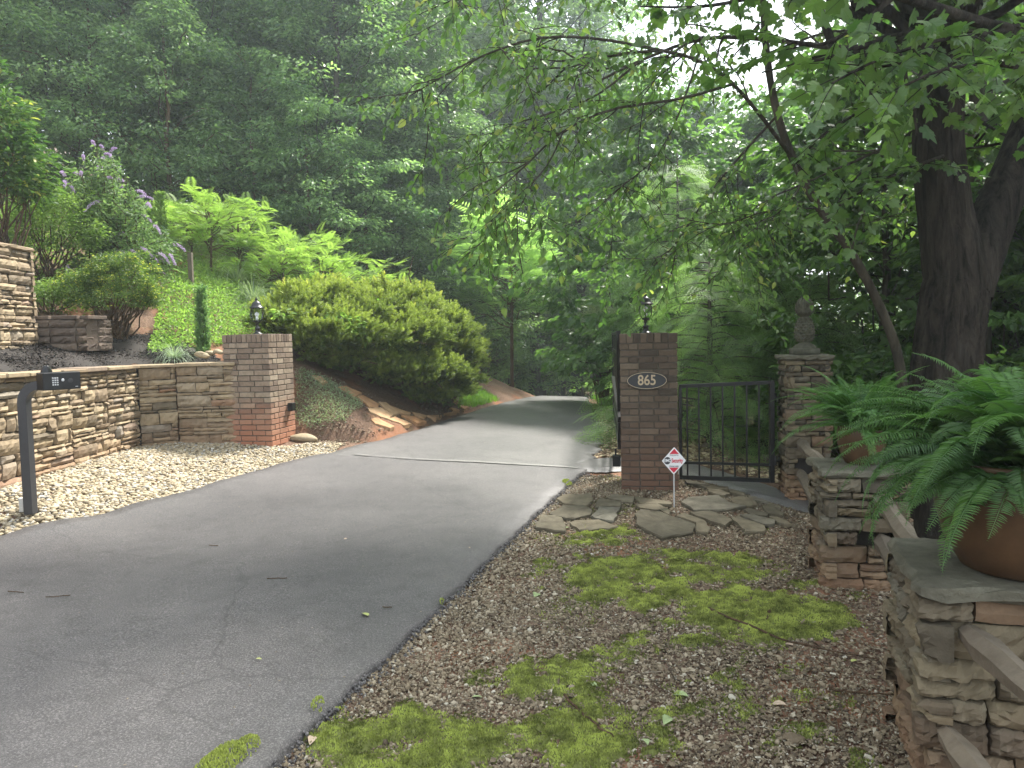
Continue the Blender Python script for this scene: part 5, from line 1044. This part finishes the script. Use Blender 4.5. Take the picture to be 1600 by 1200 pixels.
for px, d, h, s_, lb in SAP: sapling('sapling', lb, px, d, h*.86, s_*.95, 34, size=.30, lf=10)
sapling('sapling', 'tall feathery young tree beyond the juniper, before the dark wood', (800, 610), 21, 5.0, 1.9, 46, m=M['L_hem'], size=.75, zlow=.45, tr=.04)
# juniper
def juniper():
    c = np.array([-2.5, 13.6, 0]); c[2] = H1(c[0], c[1]); t = empty('juniper_bush', c, 'huge spreading juniper with yellow-green tips behind the left brick pillar', 'juniper'); a = Acc(); st = Acc(); r = rng
    # outline in the picture: silhouettes at several depths give lumps with real volume
    L = []
    lobes = [(430, 492, 11.6, .50), (465, 478, 12.0, .6), (510, 480, 12.4, .7), (560, 480, 12.8, .75), (610, 475, 13.4, .75), (650, 490, 13.8, .7), (690, 510, 13.8, .68), (712, 545, 13.9, .55), (715, 580, 14.0, .5), (700, 605, 13.6, .45), (640, 520, 12.8, .75), (590, 520, 12.2, .7), (530, 515, 11.8, .65), (480, 520, 11.5, .5),
             (640, 570, 12.9, .7), (680, 570, 13.2, .6), (600, 560, 12.5, .65), (550, 550, 12.2, .55), (665, 605, 13.3, .4), (500, 545, 12.0, .5), (575, 470, 14.2, .8), (640, 475, 14.6, .8), (690, 500, 15, .8), (725, 560, 15, .5), (500, 465, 13.2, .6), (730, 535, 14.4, .35)]
    for x, y, d, r_ in lobes: L.append((P(600+(x-600)*.94, y+14, d), r_*.92))
    cs = []; tn = []; dr = []
    for q, r_ in L:
        m_ = int(34*r_*r_/.45)+6
        for _ in range(m_):
            u = nrm(r.normal(size=3)[None])[0]; u[2] = abs(u[2])*1.1-.28; b_ = q+u*r_*np.array([.85, .85, .6])*r.uniform(.72, 1.1); o = nrm((u*np.array([1, 1, .35])+np.array([.1, -.1, .12]))[None])[0]; tn_ = nrm(np.cross(o, Z)[None])[0]
            n = 46; s_ = r.random(n); w2 = r.normal(size=n)*.5*(1-.5*s_); pos = b_+(o*(s_-.4)[:, None]+tn_*w2[:, None]*.55)*.42+Z*(.11*np.sin(s_*2.6)+r.normal(size=n)*.028-.10*w2**2)[:, None]
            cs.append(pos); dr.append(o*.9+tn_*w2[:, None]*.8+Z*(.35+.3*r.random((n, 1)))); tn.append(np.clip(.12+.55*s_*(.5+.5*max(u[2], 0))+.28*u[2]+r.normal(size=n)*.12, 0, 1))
    cs = np.concatenate(cs); dr = np.concatenate(dr); tn = np.concatenate(tn)
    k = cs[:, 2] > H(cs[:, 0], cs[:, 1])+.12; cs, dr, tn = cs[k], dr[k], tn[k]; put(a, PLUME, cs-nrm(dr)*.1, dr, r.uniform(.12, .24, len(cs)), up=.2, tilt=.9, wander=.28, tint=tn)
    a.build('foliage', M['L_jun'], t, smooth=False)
    for q, r_ in L:
        for _ in range(5):
            b0 = c+np.array([r.normal()*.5+.2, r.normal()*.3, 0]); b0[2] = H1(b0[0], b0[1])-.02; limb(st, b0, q+r.normal(size=3)*r_*.5, .03, .008, .05, n=7)
    for _ in range(700):
        q, r_ = L[r.integers(len(L))]; p0 = q+r.normal(size=3)*r_*.4; limb(st, p0, p0+np.array([*r.normal(size=2)*.25, -.28*r.random()]), .004, .001, 0, n=3, sides=3)
    st.build('branches', M['twig'], t)
juniper()
# vine with big bright leaves on the juniper
a = Acc(); cs = [P(x, y, d) for x, y, d in ((530, 505, 11.4), (545, 515, 11.5), (560, 520, 11.6), (520, 495, 11.3), (575, 530, 11.7), (540, 495, 11.5), (555, 505, 11.5), (590, 475, 12.6), (575, 478, 12.6), (440, 490, 11.0))]
clumps(a, cs, 26, .16, .5, .09, LEAF6W, droop=.2); tag(a.build('climbing_vine', M['L_bright'], smooth=False, origin=cs[0]), 'bright broad-leaved vine climbing over the left half of the juniper', 'vine')
# conifers behind the gate
def conifer(label, px, d, h, spread, nb, seed, size=.5, group='feathery conifers behind the small gate', m=None):
    c = P(*px, d); c[2] = H1(c[0], c[1]); t = empty('feathery_conifer', c, label, 'conifer', group); a = Acc(); st = Acc(); tube(st, [c-Z*.1, c+Z*h*.6, c+Z*h], [.07, .04, .008], 8)
    for k in range(nb):
        u = (k+.5)/nb; z0 = .03*h+u**1.05*h*.93; an = k*2.4+rng.normal()*.25; L = spread*(1-u)**.75*rng.uniform(.75, 1.1)+.15; o = np.array([math.cos(an), math.sin(an), 0]); e = c+o*L+Z*(z0+L*.05); s = np.linspace(0, 1, 8)[:, None]; q = c+Z*z0+o*L*s+Z*(L*(.28*s-.36*s**2)); tube(st, q, np.linspace(.014, .003, 8), 4, cap=False)
        ns = int(5+L*8); kk = rng.uniform(.18, 1, ns)*7; kk[:2] = 6.9; i = np.minimum(kk.astype(int), 6); f = (kk-i)[:, None]; pos = q[i]*(1-f)+q[i+1]*f; sg = rng.choice([-1, 1], ns)*rng.uniform(.2, 1.1, ns); tn_ = np.array([-o[1], o[0], 0]); dd = o+tn_*sg[:, None]+np.array([0, 0, -.22])+rng.normal(size=(ns, 3))*.14
        dd[:2] = o+np.array([0, 0, -.2]); put(a, SPRAY, pos, dd, rng.uniform(.6, 1.2, ns)*size, up=1, tilt=.45, wander=.12, tint=np.clip(rng.normal(.5, .22, ns), 0, 1))
    a.build('foliage', m or M['L_hem'], t, smooth=False); st.build('trunk', M['bark2'], t)
conifer('large feathery conifer right behind the small gate', (1110, 700), 11.6, 3.0, 1.75, 74, 1, .50)
conifer('tall feathery conifer left of the brown brick pillar, overhanging the drive', (1062, 690), 14.5, 5.2, 1.6, 80, 2, .54)
conifer('feathery conifer at the right, behind the pineapple pillar', (1265, 720), 12.0, 3.0, 1.7, 66, 3, .52)
conifer('smaller feathery conifer farther back between the other conifers', (1160, 690), 16.5, 4.8, 1.9, 60, 4, .62)
shrub('pale_shrub', 'pale-leaved shrub leaning over the right edge of the far drive', 'shrub', (945, 625), 18.5, 1.7, 2.5, 1.6, M['L_grey'], size=.09, ncl=170, nper=50, stems=12, crad=.26, T=LEAFN, lowcut=.25, droop=.3)
shrub('roadside_weed', 'small dark weedy plant at the right edge where the drive disappears', 'weed', (935, 622), 20, 1.0, .5, .5, M['L_hem'], size=.11, ncl=18, nper=16, stems=8, crad=.14, T=LEAFN)
# ================================================================ TREES
def proto_tree(name, h, zc, rmax, ncl, nper, size, m, bk, tr=.2, seed=0, T=LEAF, flat=.34, crad=.9, lean=0, top=1.0, shape=.55, droop=.35):
    t = empty(name, (0, 0, 0), 'x', 'tree', None); a = Acc(); st = Acc(); s = np.linspace(0, 1, 9); sx = np.cumsum(rng.normal(size=9))*.08*h/9+lean*s*h; sy = np.cumsum(rng.normal(size=9))*.08*h/9
    tk = np.column_stack([sx, sy, s*h*.97-.3]); tube(st, tk, tr*(1-.85*s**1.1)+.02, 10, cap=False)
    cs = []; 
    for k in range(ncl):
        u = rng.random()**.9; z = zc+(h*top-zc)*u; prof = math.sin(math.pi*min(1, max(.06, (u*.86+.12)))**shape)**.8; r_ = rmax*prof*(rng.random()**.42)*rng.uniform(.85, 1.1); an = rng.uniform(0, 6.28); base = np.array([np.interp(z/h, s, sx), np.interp(z/h, s, sy), z])
        cs.append(base+np.array([math.cos(an)*r_, math.sin(an)*r_, rng.normal()*.3]))
    cs = np.array(cs)
    for k in rng.choice(ncl, min(46, ncl), replace=False):
        q = cs[k]; z0 = max(zc*.7, q[2]-np.hypot(q[0], q[1])*rng.uniform(.35, .9)); b = np.array([np.interp(z0/h, s, sx), np.interp(z0/h, s, sy), z0]); limb(st, b, q, tr*.26*(1-.6*z0/h), .012, .05, n=7, sides=5)
    clumps(a, cs, nper, rng.uniform(.6, 1.25, ncl)*crad, flat, size, T, (0, 0, 0), droop=droop)
    a.build('crown', m, t, smooth=False); st.build('trunk', bk, t); return t
random.seed(3)
PR = {}
PR['a'] = proto_tree('forest_tree', 17, 2.5, 4.6, 250, 120, .20, M['L_forest'], M['bark2'], .24, crad=1.05, flat=.24)
PR['b'] = proto_tree('forest_tree', 20, 4.5, 4.2, 230, 120, .19, M['L_forest'], M['bark'], .28, crad=.95, flat=.22)
PR['c'] = proto_tree('forest_tree', 11, 1.0, 3.2, 260, 95, .15, M['L_forest'], M['bark2'], .11, crad=.8, flat=.2)
PR['d'] = proto_tree('forest_tree', 14, 3.0, 3.8, 290, 90, .17, M['L_maple'], M['bark2'], .16, crad=.85, flat=.18)
PR['u'] = proto_tree('young_tree', 5.2, .3, 2.0, 150, 90, .11, M['L_forest'], M['twig'], .04, crad=.5, flat=.35, shape=.8)
PR['m'] = proto_tree('young_tree', 6.2, .5, 2.3, 170, 80, .15, M['L_maple'], M['bark2'], .05, crad=.55, flat=.22, T=LEAF6W, shape=.8)
PR['p'] = proto_tree('bare_trunk_tree', 19, 8.5, 3.4, 130, 90, .2, M['L_forest'], M['bark'], .17, crad=.8)
used = set()
def tree(k, x, y, rz=None, sc=1, label=None, group=None, dz=0):
    z = H1(x, y)+dz; rz = rng.uniform(0, 6.28) if rz is None else rz
    if k not in used:
        used.add(k); o = PR[k]; o.location = (x, y, z); o.rotation_euler = (0, 0, rz); o.scale = (sc, sc, sc)
    else: o = copy_tree(PR[k], (x, y, z), rz, sc)
    o['label'] = label; o['category'] = 'tree'
    if group: o['group'] = group
    return o
LG = 'tall trees of the wood up the left bank'; LL = 'tall leafy tree in the dense wood up the left bank'
for (k, x, y, s) in [('a', -13, 22, 1), ('b', -9.0, 24, 1), ('a', -4.8, 25.5, .95), ('d', -16.5, 18, 1.1), ('b', -13, 29, 1.05), ('a', -8, 31, 1.1), ('b', -2.2, 29, 1), ('d', -19, 25, 1.2), ('a', -18, 33, 1.2), ('b', -11.5, 37, 1.2), ('a', -5, 38, 1.1), ('b', -24, 30, 1.2), ('a', -1, 40, 1.1), ('c', -11.2, 19.8, .9), ('b', -15.5, 41, 1.3), ('a', -27, 40, 1.4), ('a', -21, 45, 1.4)]:
    tree(k, x+rng.normal()*.3, y+rng.normal()*.3, None, s, LL, LG)
for x, y, d, s, lb in ((535, 300, 24.5, 1.35, 'grey straight trunk standing high in the middle of the left wood'), (440, 300, 23.5, 1.0, 'thin dark trunk left of the grey one in the left wood'), (210, 200, 23, 1.25, 'dark trunk in the upper left part of the wood'), (350, 150, 26, 1.2, 'dark forking trunk near the top of the left wood'), (640, 400, 26, 1.0, 'slim trunk above the right end of the juniper')):
    q = P(x, y, d); tree('p', q[0], q[1], None, s, lb)
for x, y, s, lb in ((-8.6, 21.6, .9, 'lighter green maple-like tree in the front of the left wood, above the butterfly bush'), (-3.4, 23.6, .95, 'lighter green tree at the front of the left wood, behind the juniper'), (-6.0, 24.6, 1.1, 'tall lighter green tree in the middle of the left wood')):
    tree('d', x, y, None, s, lb)
UG = 'dark young trees at the foot of the left wood'; UL = 'dark young tree filling the foot of the wood behind the bank plants'
for (x, y, s) in [(-12, 17, 1.1), (-10, 18.5, 1), (-8.2, 18.8, 1.05), (-6.6, 19.6, 1.0), (-5.0, 19.4, .95), (-3.7, 20.2, .9), (-2.9, 21.5, 1), (-7.5, 21.5, 1.4), (-4.6, 22.3, 1.4), (-10.5, 21.3, 1.5), (-2.2, 23.8, 1.3), (-14, 19, 1.4), (-1.2, 25.5, 1.1), (-.8, 28.5, 1.2)]:
    tree('u', x, y, None, s, UL, UG)
tree('c', -1.7, 21.8, 1.0, .75, 'leafy tree standing in shade between the juniper and the dark gap of the wood')
tree('c', -7.4, 22.3, 2.2, 1.0, 'mid-height layered tree with lighter leaves in the middle of the left wood'); tree('c', -4.6, 21.2, 4.0, .95, 'layered tree with drooping pale leaves right of the middle of the left wood')
# deep wood seen through the gap above the far drive
BG = 'bare trunks deep in the wood beyond the drive'; BL_ = 'slim bare trunk deep in the dark wood beyond the end of the drive'
for i in range(30):
    d = rng.uniform(36, 78); px = rng.uniform(735, 985); q = P(px, 560, d); tree('p', q[0], q[1], None, rng.uniform(.7, 1.15), BL_, BG)
tree('p', *P(833, 560, 30)[:2], None, 1.35, 'thickest bare trunk standing left of centre in the dark gap beyond the drive')
for (k, px, d, s) in [('a', 770, 33, 1.0), ('a', 850, 36, 1.05), ('b', 900, 33, .9), ('a', 950, 34, .95), ('b', 820, 46, 1.2), ('a', 900, 50, 1.3), ('a', 720, 50, 1.3), ('b', 980, 46, 1.1), ('b', 780, 62, 1.4), ('a', 870, 70, 1.6), ('a', 960, 68, 1.5), ('c', 800, 31, .9), ('c', 750, 36, 1.1), ('c', 880, 40, 1.1), ('u', 830, 44, 1.5), ('u', 770, 42, 1.5), ('u', 910, 42, 1.4), ('u', 860, 52, 1.8), ('u', 800, 54, 1.8)]:
    q = P(px, 560, d); tree(k, q[0], q[1], None, s, 'tall leafy tree of the wood beyond the end of the drive', 'tall trees beyond the end of the drive', dz=(4.0 if d < 40 else 1.0)*0)
RG = 'yellow-green maples in the right-hand wood'; RL = 'yellow-green maple in the wood behind the pillars on the right'
for (k, x, y, s) in [('m', 6.0, 12.0, 1.1), ('m', 5.6, 17.5, 1.0), ('m', 7.5, 14.5, 1.2), ('m', 8.5, 11.5, 1.1), ('m', 7.0, 9.6, .85), ('m', 9.5, 9.0, 1.1), ('m', 3.4, 17.5, 1.2), ('m', 10.5, 13, 1.3), ('m', 6.4, 18.5, 1.3), ('m', 6.6, 7.4, .6), ('m', 8.8, 6.2, .8)]:
    tree(k, x, y, None, s, RL, RG)
for (k, x, y, s) in [('d', 16, 12, .95), ('d', 6.5, 27, .85), ('a', 20, 20, 1.0), ('a', 15, 23, .9), ('d', 11, 17, .85), ('a', 14, 36, 1)]:
    tree(k, x, y, None, s, 'taller tree in the far part of the right-hand wood', 'taller trees of the right-hand wood')
# ---------------------------------------------------------------- the two near trees on the right
def poly3(pts): return np.array([P(*p[:3]) for p in pts])
def smooth(q, n):
    q = np.asarray(q); k = np.arange(len(q)); s = np.linspace(0, len(q)-1, n); i = np.clip(s.astype(int), 0, len(q)-2); f = (s-i)[:, None]
    p0 = q[np.maximum(i-1, 0)]; p1 = q[i]; p2 = q[i+1]; p3 = q[np.minimum(i+2, len(q)-1)]
    return .5*((2*p1)+(-p0+p2)*f+(2*p0-5*p1+4*p2-p3)*f**2+(-p0+3*p1-3*p2+p3)*f**3)
def twigs(la, st, q, step, L, T, size, droop=.5, lfstep=.045, s0=.1, side_bias=None, pend=.25, up=.6, r_=.004):
    seg = np.linalg.norm(np.diff(q, axis=0), axis=1); tot = seg.sum(); n = int(tot*(1-s0)/step); cum = np.concatenate([[0], np.cumsum(seg)])
    for k in range(n):
        u = (s0+(1-s0)*(k+rng.random())/max(n, 1))*tot; i = min(np.searchsorted(cum, u)-1, len(q)-2); i = max(i, 0); f = (u-cum[i])/seg[i]; p0 = q[i]*(1-f)+q[i+1]*f; d = nrm((q[i+1]-q[i])[None])[0]
        o = nrm(rng.normal(size=(1, 3)))[0]; o[2] = o[2]*.45-pend*.5; dd = nrm((d*.7+o)[None])[0]; l = L*rng.uniform(.5, 1.2); s = np.linspace(0, 1, 6)[:, None]; c = p0+dd*l*s-Z*(pend*l*s**2); tube(st, c, np.linspace(r_, r_*.3, 6), 4, cap=False)
        m = max(3, int(l/lfstep)); ss = np.linspace(.15, 1, m)+rng.normal(size=m)*.02; kk = np.clip(ss, 0, 1)*5; ii = np.minimum(kk.astype(int), 4); ff = (kk-ii)[:, None]; pos = c[ii]*(1-ff)+c[ii+1]*ff
        alt = np.where(np.arange(m) % 2, 1, -1)[:, None]*np.cross(dd, Z)[None]; put(la, T, pos, dd*.7+alt*.8, rng.uniform(.7, 1.2, m)*size, up=up, tilt=.45, droop=droop, wander=.22)
def rbranch(st, la, p0, d, L, r_, lev, T, size, **kw):
    n = 9; q = [np.array(p0)]; dd = nrm(np.array([d]))[0]
    for i in range(n-1): dd = nrm((dd+rng.normal(size=3)*.13+Z*(-.02 if lev < 2 else .02))[None])[0]; q.append(q[-1]+dd*L/(n-1))
    q = np.array(q); tube(st, q, np.linspace(r_, r_*.35, n), 6, cap=False)
    if lev > 0:
        for k in range(5 if lev > 1 else 4):
            i = int(rng.integers(2, n-1)); o = nrm(rng.normal(size=(1, 3)))[0]; o[2] *= .4; rbranch(st, la, q[i], (q[i]-q[i-1])/np.linalg.norm(q[i]-q[i-1])*.8+o, L*.55, r_*.5, lev-1, T, size, **kw)
    if lev < 2: twigs(la, st, q, kw.get('step', .12), kw.get('tl', .4), T, size, s0=.2, droop=kw.get('droop', .5), lfstep=kw.get('lf', .06))
def leaning():
    tr = [(1420, 700, 8.3), (1410, 600, 8.2), (1384, 500, 8.1), (1330, 395, 8.0), (1280, 325, 7.9), (1240, 250, 7.8), (1215, 180, 7.7), (1200, 100, 7.6), (1192, 0, 7.5), (1188, -160, 7.4)]
    q = poly3(tr); q[0] = [q[1][0]+.06, q[1][1], H1(q[1][0], q[1][1])-.1]; q = smooth(q, 40); t = empty('leaning_tree', q[0], 'slim tree leaning left behind the stone pillars, its leafy branches reaching over the drive', 'tree'); st = Acc(); la = Acc()
    tube(st, q, np.linspace(.056, .03, 40), 10, jit=.03)
    B = [([(1240, 250, 7.8), (1180, 170, 7.2), (1120, 110, 6.9), (1040, 80, 6.7), (950, 88, 6.5), (880, 95, 6.4)], .022), ([(1395, 78, 7.0), (1300, 74, 7.1), (1200, 62, 7.3), (1100, 60, 7.4), (1000, 95, 7.4), (930, 130, 7.4)], .03),
         ([(1150, 130, 7.2), (1060, 155, 7.0), (960, 170, 6.8), (880, 205, 6.6), (820, 260, 6.5), (775, 300, 6.4)], .016), ([(1040, 80, 6.7), (930, 60, 6.5), (840, 60, 6.3), (760, 85, 6.1), (700, 115, 6.0), (640, 150, 5.9)], .014),
         ([(1000, 95, 7.4), (930, 150, 7.2), (850, 180, 7.0), (790, 200, 6.9), (740, 250, 6.8)], .012), ([(880, 205, 6.6), (860, 250, 6.5), (830, 290, 6.4), (815, 320, 6.4)], .008),
         ([(1215, 180, 7.7), (1160, 240, 7.5), (1110, 300, 7.4), (1070, 360, 7.3), (1040, 400, 7.2)], .014), ([(1200, 100, 7.6), (1260, 60, 7.6), (1330, 50, 7.9), (1400, 90, 8.2)], .016), ([(1192, 0, 7.5), (1120, -40, 7.4), (1040, -50, 7.2), (960, -30, 7), (860, 0, 6.9)], .02),
         ([(1330, 395, 8), (1350, 330, 8.2), (1400, 300, 8.4), (1460, 290, 8.8)], .012), ([(1188, -100, 7.4), (1250, -160, 7.6), (1350, -200, 8)], .02), ([(1240, 250, 7.8), (1250, 290, 7.4), (1220, 330, 7.1), (1180, 350, 7.0)], .01), ([(960, -30, 7), (840, -20, 6.6), (740, -10, 6.3), (660, 20, 6.1)], .012), ([(1100, 60, 7.4), (1060, 180, 7.3), (1020, 250, 7.2), (960, 300, 7.1), (930, 330, 7.0)], .01), ([(1280, 325, 7.9), (1200, 330, 7.4), (1130, 350, 7), (1060, 340, 6.8)], .01)]
    for pts, r_ in B:
        b = smooth(poly3(pts), 14); tube(st, b, np.linspace(r_, r_*.35, 14), 6, cap=False)
        for k in range(int(5+len(pts))):
            i = int(rng.integers(3, 13)); d = b[i]-b[i-1]; d = d/np.linalg.norm(d); o = nrm(rng.normal(size=(1, 3)))[0]; o[2] = o[2]*.5-.25; rbranch(st, la, b[i], d*.6+o, rng.uniform(.5, 1.0), r_*.4, 0, LEAF6W, .078, tl=.3, step=.11, lf=.045, droop=.45)
        twigs(la, st, b, .10, .34, LEAF6W, .08, s0=.25, droop=.45, lfstep=.045)
    la.build('crown', M['L_near'], t, smooth=False); st.build('trunk', M['bark2'], t)
leaning()
def bigtree():
    B0 = P(1478, 855, 6.35); B0[2] = H1(B0[0], B0[1])-.15; q = poly3([(1468, 855, 6.35), (1468, 740, 6.35), (1474, 620, 6.35), (1484, 520, 6.35), (1496, 430, 6.35)]); q[0] = B0; q = smooth(q, 60)
    t = empty('big_tree', B0, 'big dark furrowed tree trunk forking in two behind the near fern', 'tree'); st = Acc(); la = Acc()
    f1_ = smooth(poly3([(1496, 450, 6.35), (1480, 350, 6.35), (1466, 240, 6.35), (1472, 120, 6.3), (1500, -20, 6.3), (1510, -260, 6.3)]), 22); f2_ = smooth(poly3([(1508, 460, 6.35), (1548, 350, 6.4), (1594, 240, 6.5), (1640, 100, 6.6), (1700, -150, 6.8)]), 18)
    full = np.concatenate([q, f1_[3:]]); full = smooth(full[::3], 150); hgt = (full[:, 2]-full[0, 2]); zf = q[-1, 2]-full[0, 2]
    tube(st, full, np.interp(hgt, [0, .35, zf*.6, zf*.95, zf*1.2, hgt.max()], [.38, .30, .262, .255, .205, .13]), 110, ridge=.045, cap=False); tube(st, smooth(f2_, 60), np.linspace(.2, .11, 60), 80, ridge=.045, cap=False)
    dark = smooth(poly3([(1640, 90, 6.6), (1580, 50, 4.9), (1540, 38, 4.6), (1480, 18, 4.3), (1400, -8, 4.0), (1300, -40, 3.8)]), 14); tube(st, dark, np.linspace(.045, .02, 14), 8, cap=False)
    for k in range(16):
        an = rng.uniform(0, 6.28); i = int(rng.integers(13, 21)); rbranch(st, la, f1_[i], (math.cos(an), math.sin(an), .35), rng.uniform(1.6, 2.8), .04, 1, MAPLE, .13, tl=.45, step=.16, lf=.09, droop=.35)
    for k in range(10):
        an = rng.uniform(-1.5, 3.4); i = int(rng.integers(10, 17)); rbranch(st, la, f2_[i], (math.cos(an), math.sin(an), .3), rng.uniform(1.4, 2.4), .035, 1, MAPLE, .13, tl=.45, step=.16, lf=.09, droop=.35)
    # low layered sprays hanging towards the camera at the upper right
    for pts in ([(1640, 20, 5.6), (1560, 50, 4.6), (1480, 60, 4.1), (1380, 90, 3.9), (1300, 130, 3.8)], [(1700, 120, 5.6), (1620, 110, 4.2), (1550, 100, 3.8), (1470, 110, 3.7), (1400, 140, 3.7)], [(1400, -8, 4.0), (1340, 40, 4.0), (1280, 70, 4.0), (1220, 60, 4.1)], [(1480, 18, 4.3), (1450, 80, 4.2), (1400, 100, 4.1), (1330, 110, 4.2)],
                [(1300, -40, 3.8), (1200, -10, 4.2), (1100, 10, 4.5), (1000, 10, 4.8)], [(1485, 240, 6.3), (1430, 260, 5.8), (1360, 290, 5.6), (1300, 330, 5.5)], [(1484, 120, 6.3), (1400, 150, 5.9), (1300, 200, 5.7), (1240, 260, 5.6)]):
        b = smooth(poly3(pts), 12); tube(st, b, np.linspace(.018, .005, 12), 6, cap=False); twigs(la, st, b, .085, .42, MAPLE, .092, s0=.15, droop=.3, lfstep=.065, pend=.15, up=1.0)
    n = 180; u = nrm(rng.normal(size=(n, 3))); cc = np.array([3.2, 7.6, 8.2])+u*rng.uniform(.45, 1, (n, 1))*np.array([5.0, 4.6, 2.9]); cc = cc[cc[:, 2] > 5.6]
    clumps(la, cc, 70, .55, .28, .15, LEAF6W, (3.5, 7, 0), droop=.2)
    for k in rng.choice(len(cc), 40, replace=False): limb(st, f1_[int(rng.integers(12, 21))], cc[k], .05, .012, .04, n=8)
    la.build('crown', M['L_maple'], t, smooth=False); st.build('trunk', M['bark'], t)
bigtree()
c = P(1532, 600, 9.2); q = smooth(np.array([[c[0]-.05, c[1], H1(c[0], c[1])-.1], P(1532, 540, 9.2), P(1530, 300, 9.2), P(1528, 60, 9.2), P(1535, -300, 9.2)]), 16); t = empty('straight_tree', q[0], 'straight pale slim trunk seen through the fork of the big dark tree', 'tree'); st = Acc(); la = Acc(); tube(st, q, np.linspace(.13, .08, 16), 10, cap=False)
for k in range(12): an = rng.uniform(0, 6.28); rbranch(st, la, q[int(rng.integers(9, 15))], (math.cos(an), math.sin(an), .3), rng.uniform(1.2, 2.4), .03, 1, MAPLE, .13, tl=.45, step=.2, lf=.11, droop=.35)
la.build('crown', M['L_maple'], t, smooth=False); st.build('trunk', M['bark2'], t)
# understorey around the trunks on the right
for k, (x, y, d, w_, h, lb) in enumerate(((1390, 700, 9.6, 2.2, 1.6, 'leafy undergrowth shrub behind the smaller fern'), (1560, 760, 7.6, 1.8, 1.5, 'leafy undergrowth shrub at the right edge behind the big trunk'), (1330, 690, 10.5, 2.0, 1.7, 'undergrowth shrub behind the pineapple pillar'), (1600, 700, 10, 2.4, 2.0, 'undergrowth shrub farther back at the right edge'))):
    shrub('undergrowth_shrub', lb, 'shrub', (x, y), d, w_, h, 1.6, M['L_maple'], T=LEAF6W, size=.10, ncl=110, nper=34, stems=10, crad=.25)
# young maple spray before conifers
# ---------------------------------------------------------------- haze
a = Acc(); box(a, (0, 35, 11), (170, 150, 46)); hz = a.build('haze', None if False else M['ground'], smooth=False); hz.data.materials.clear(); hm = bpy.data.materials.new('haze_air'); hm.use_nodes = True; ht = hm.node_tree; ht.nodes.clear(); ho = ht.nodes.new('ShaderNodeOutputMaterial'); hv = ht.nodes.new('ShaderNodeVolumePrincipled'); hv.inputs['Color'].default_value = (.84, .94, 1, 1); hv.inputs['Density'].default_value = .0027; hv.inputs['Anisotropy'].default_value = .6
ht.links.new(hv.outputs[0], ho.inputs['Volume']); hz.data.materials.append(hm); tag(hz, kind='stuff')
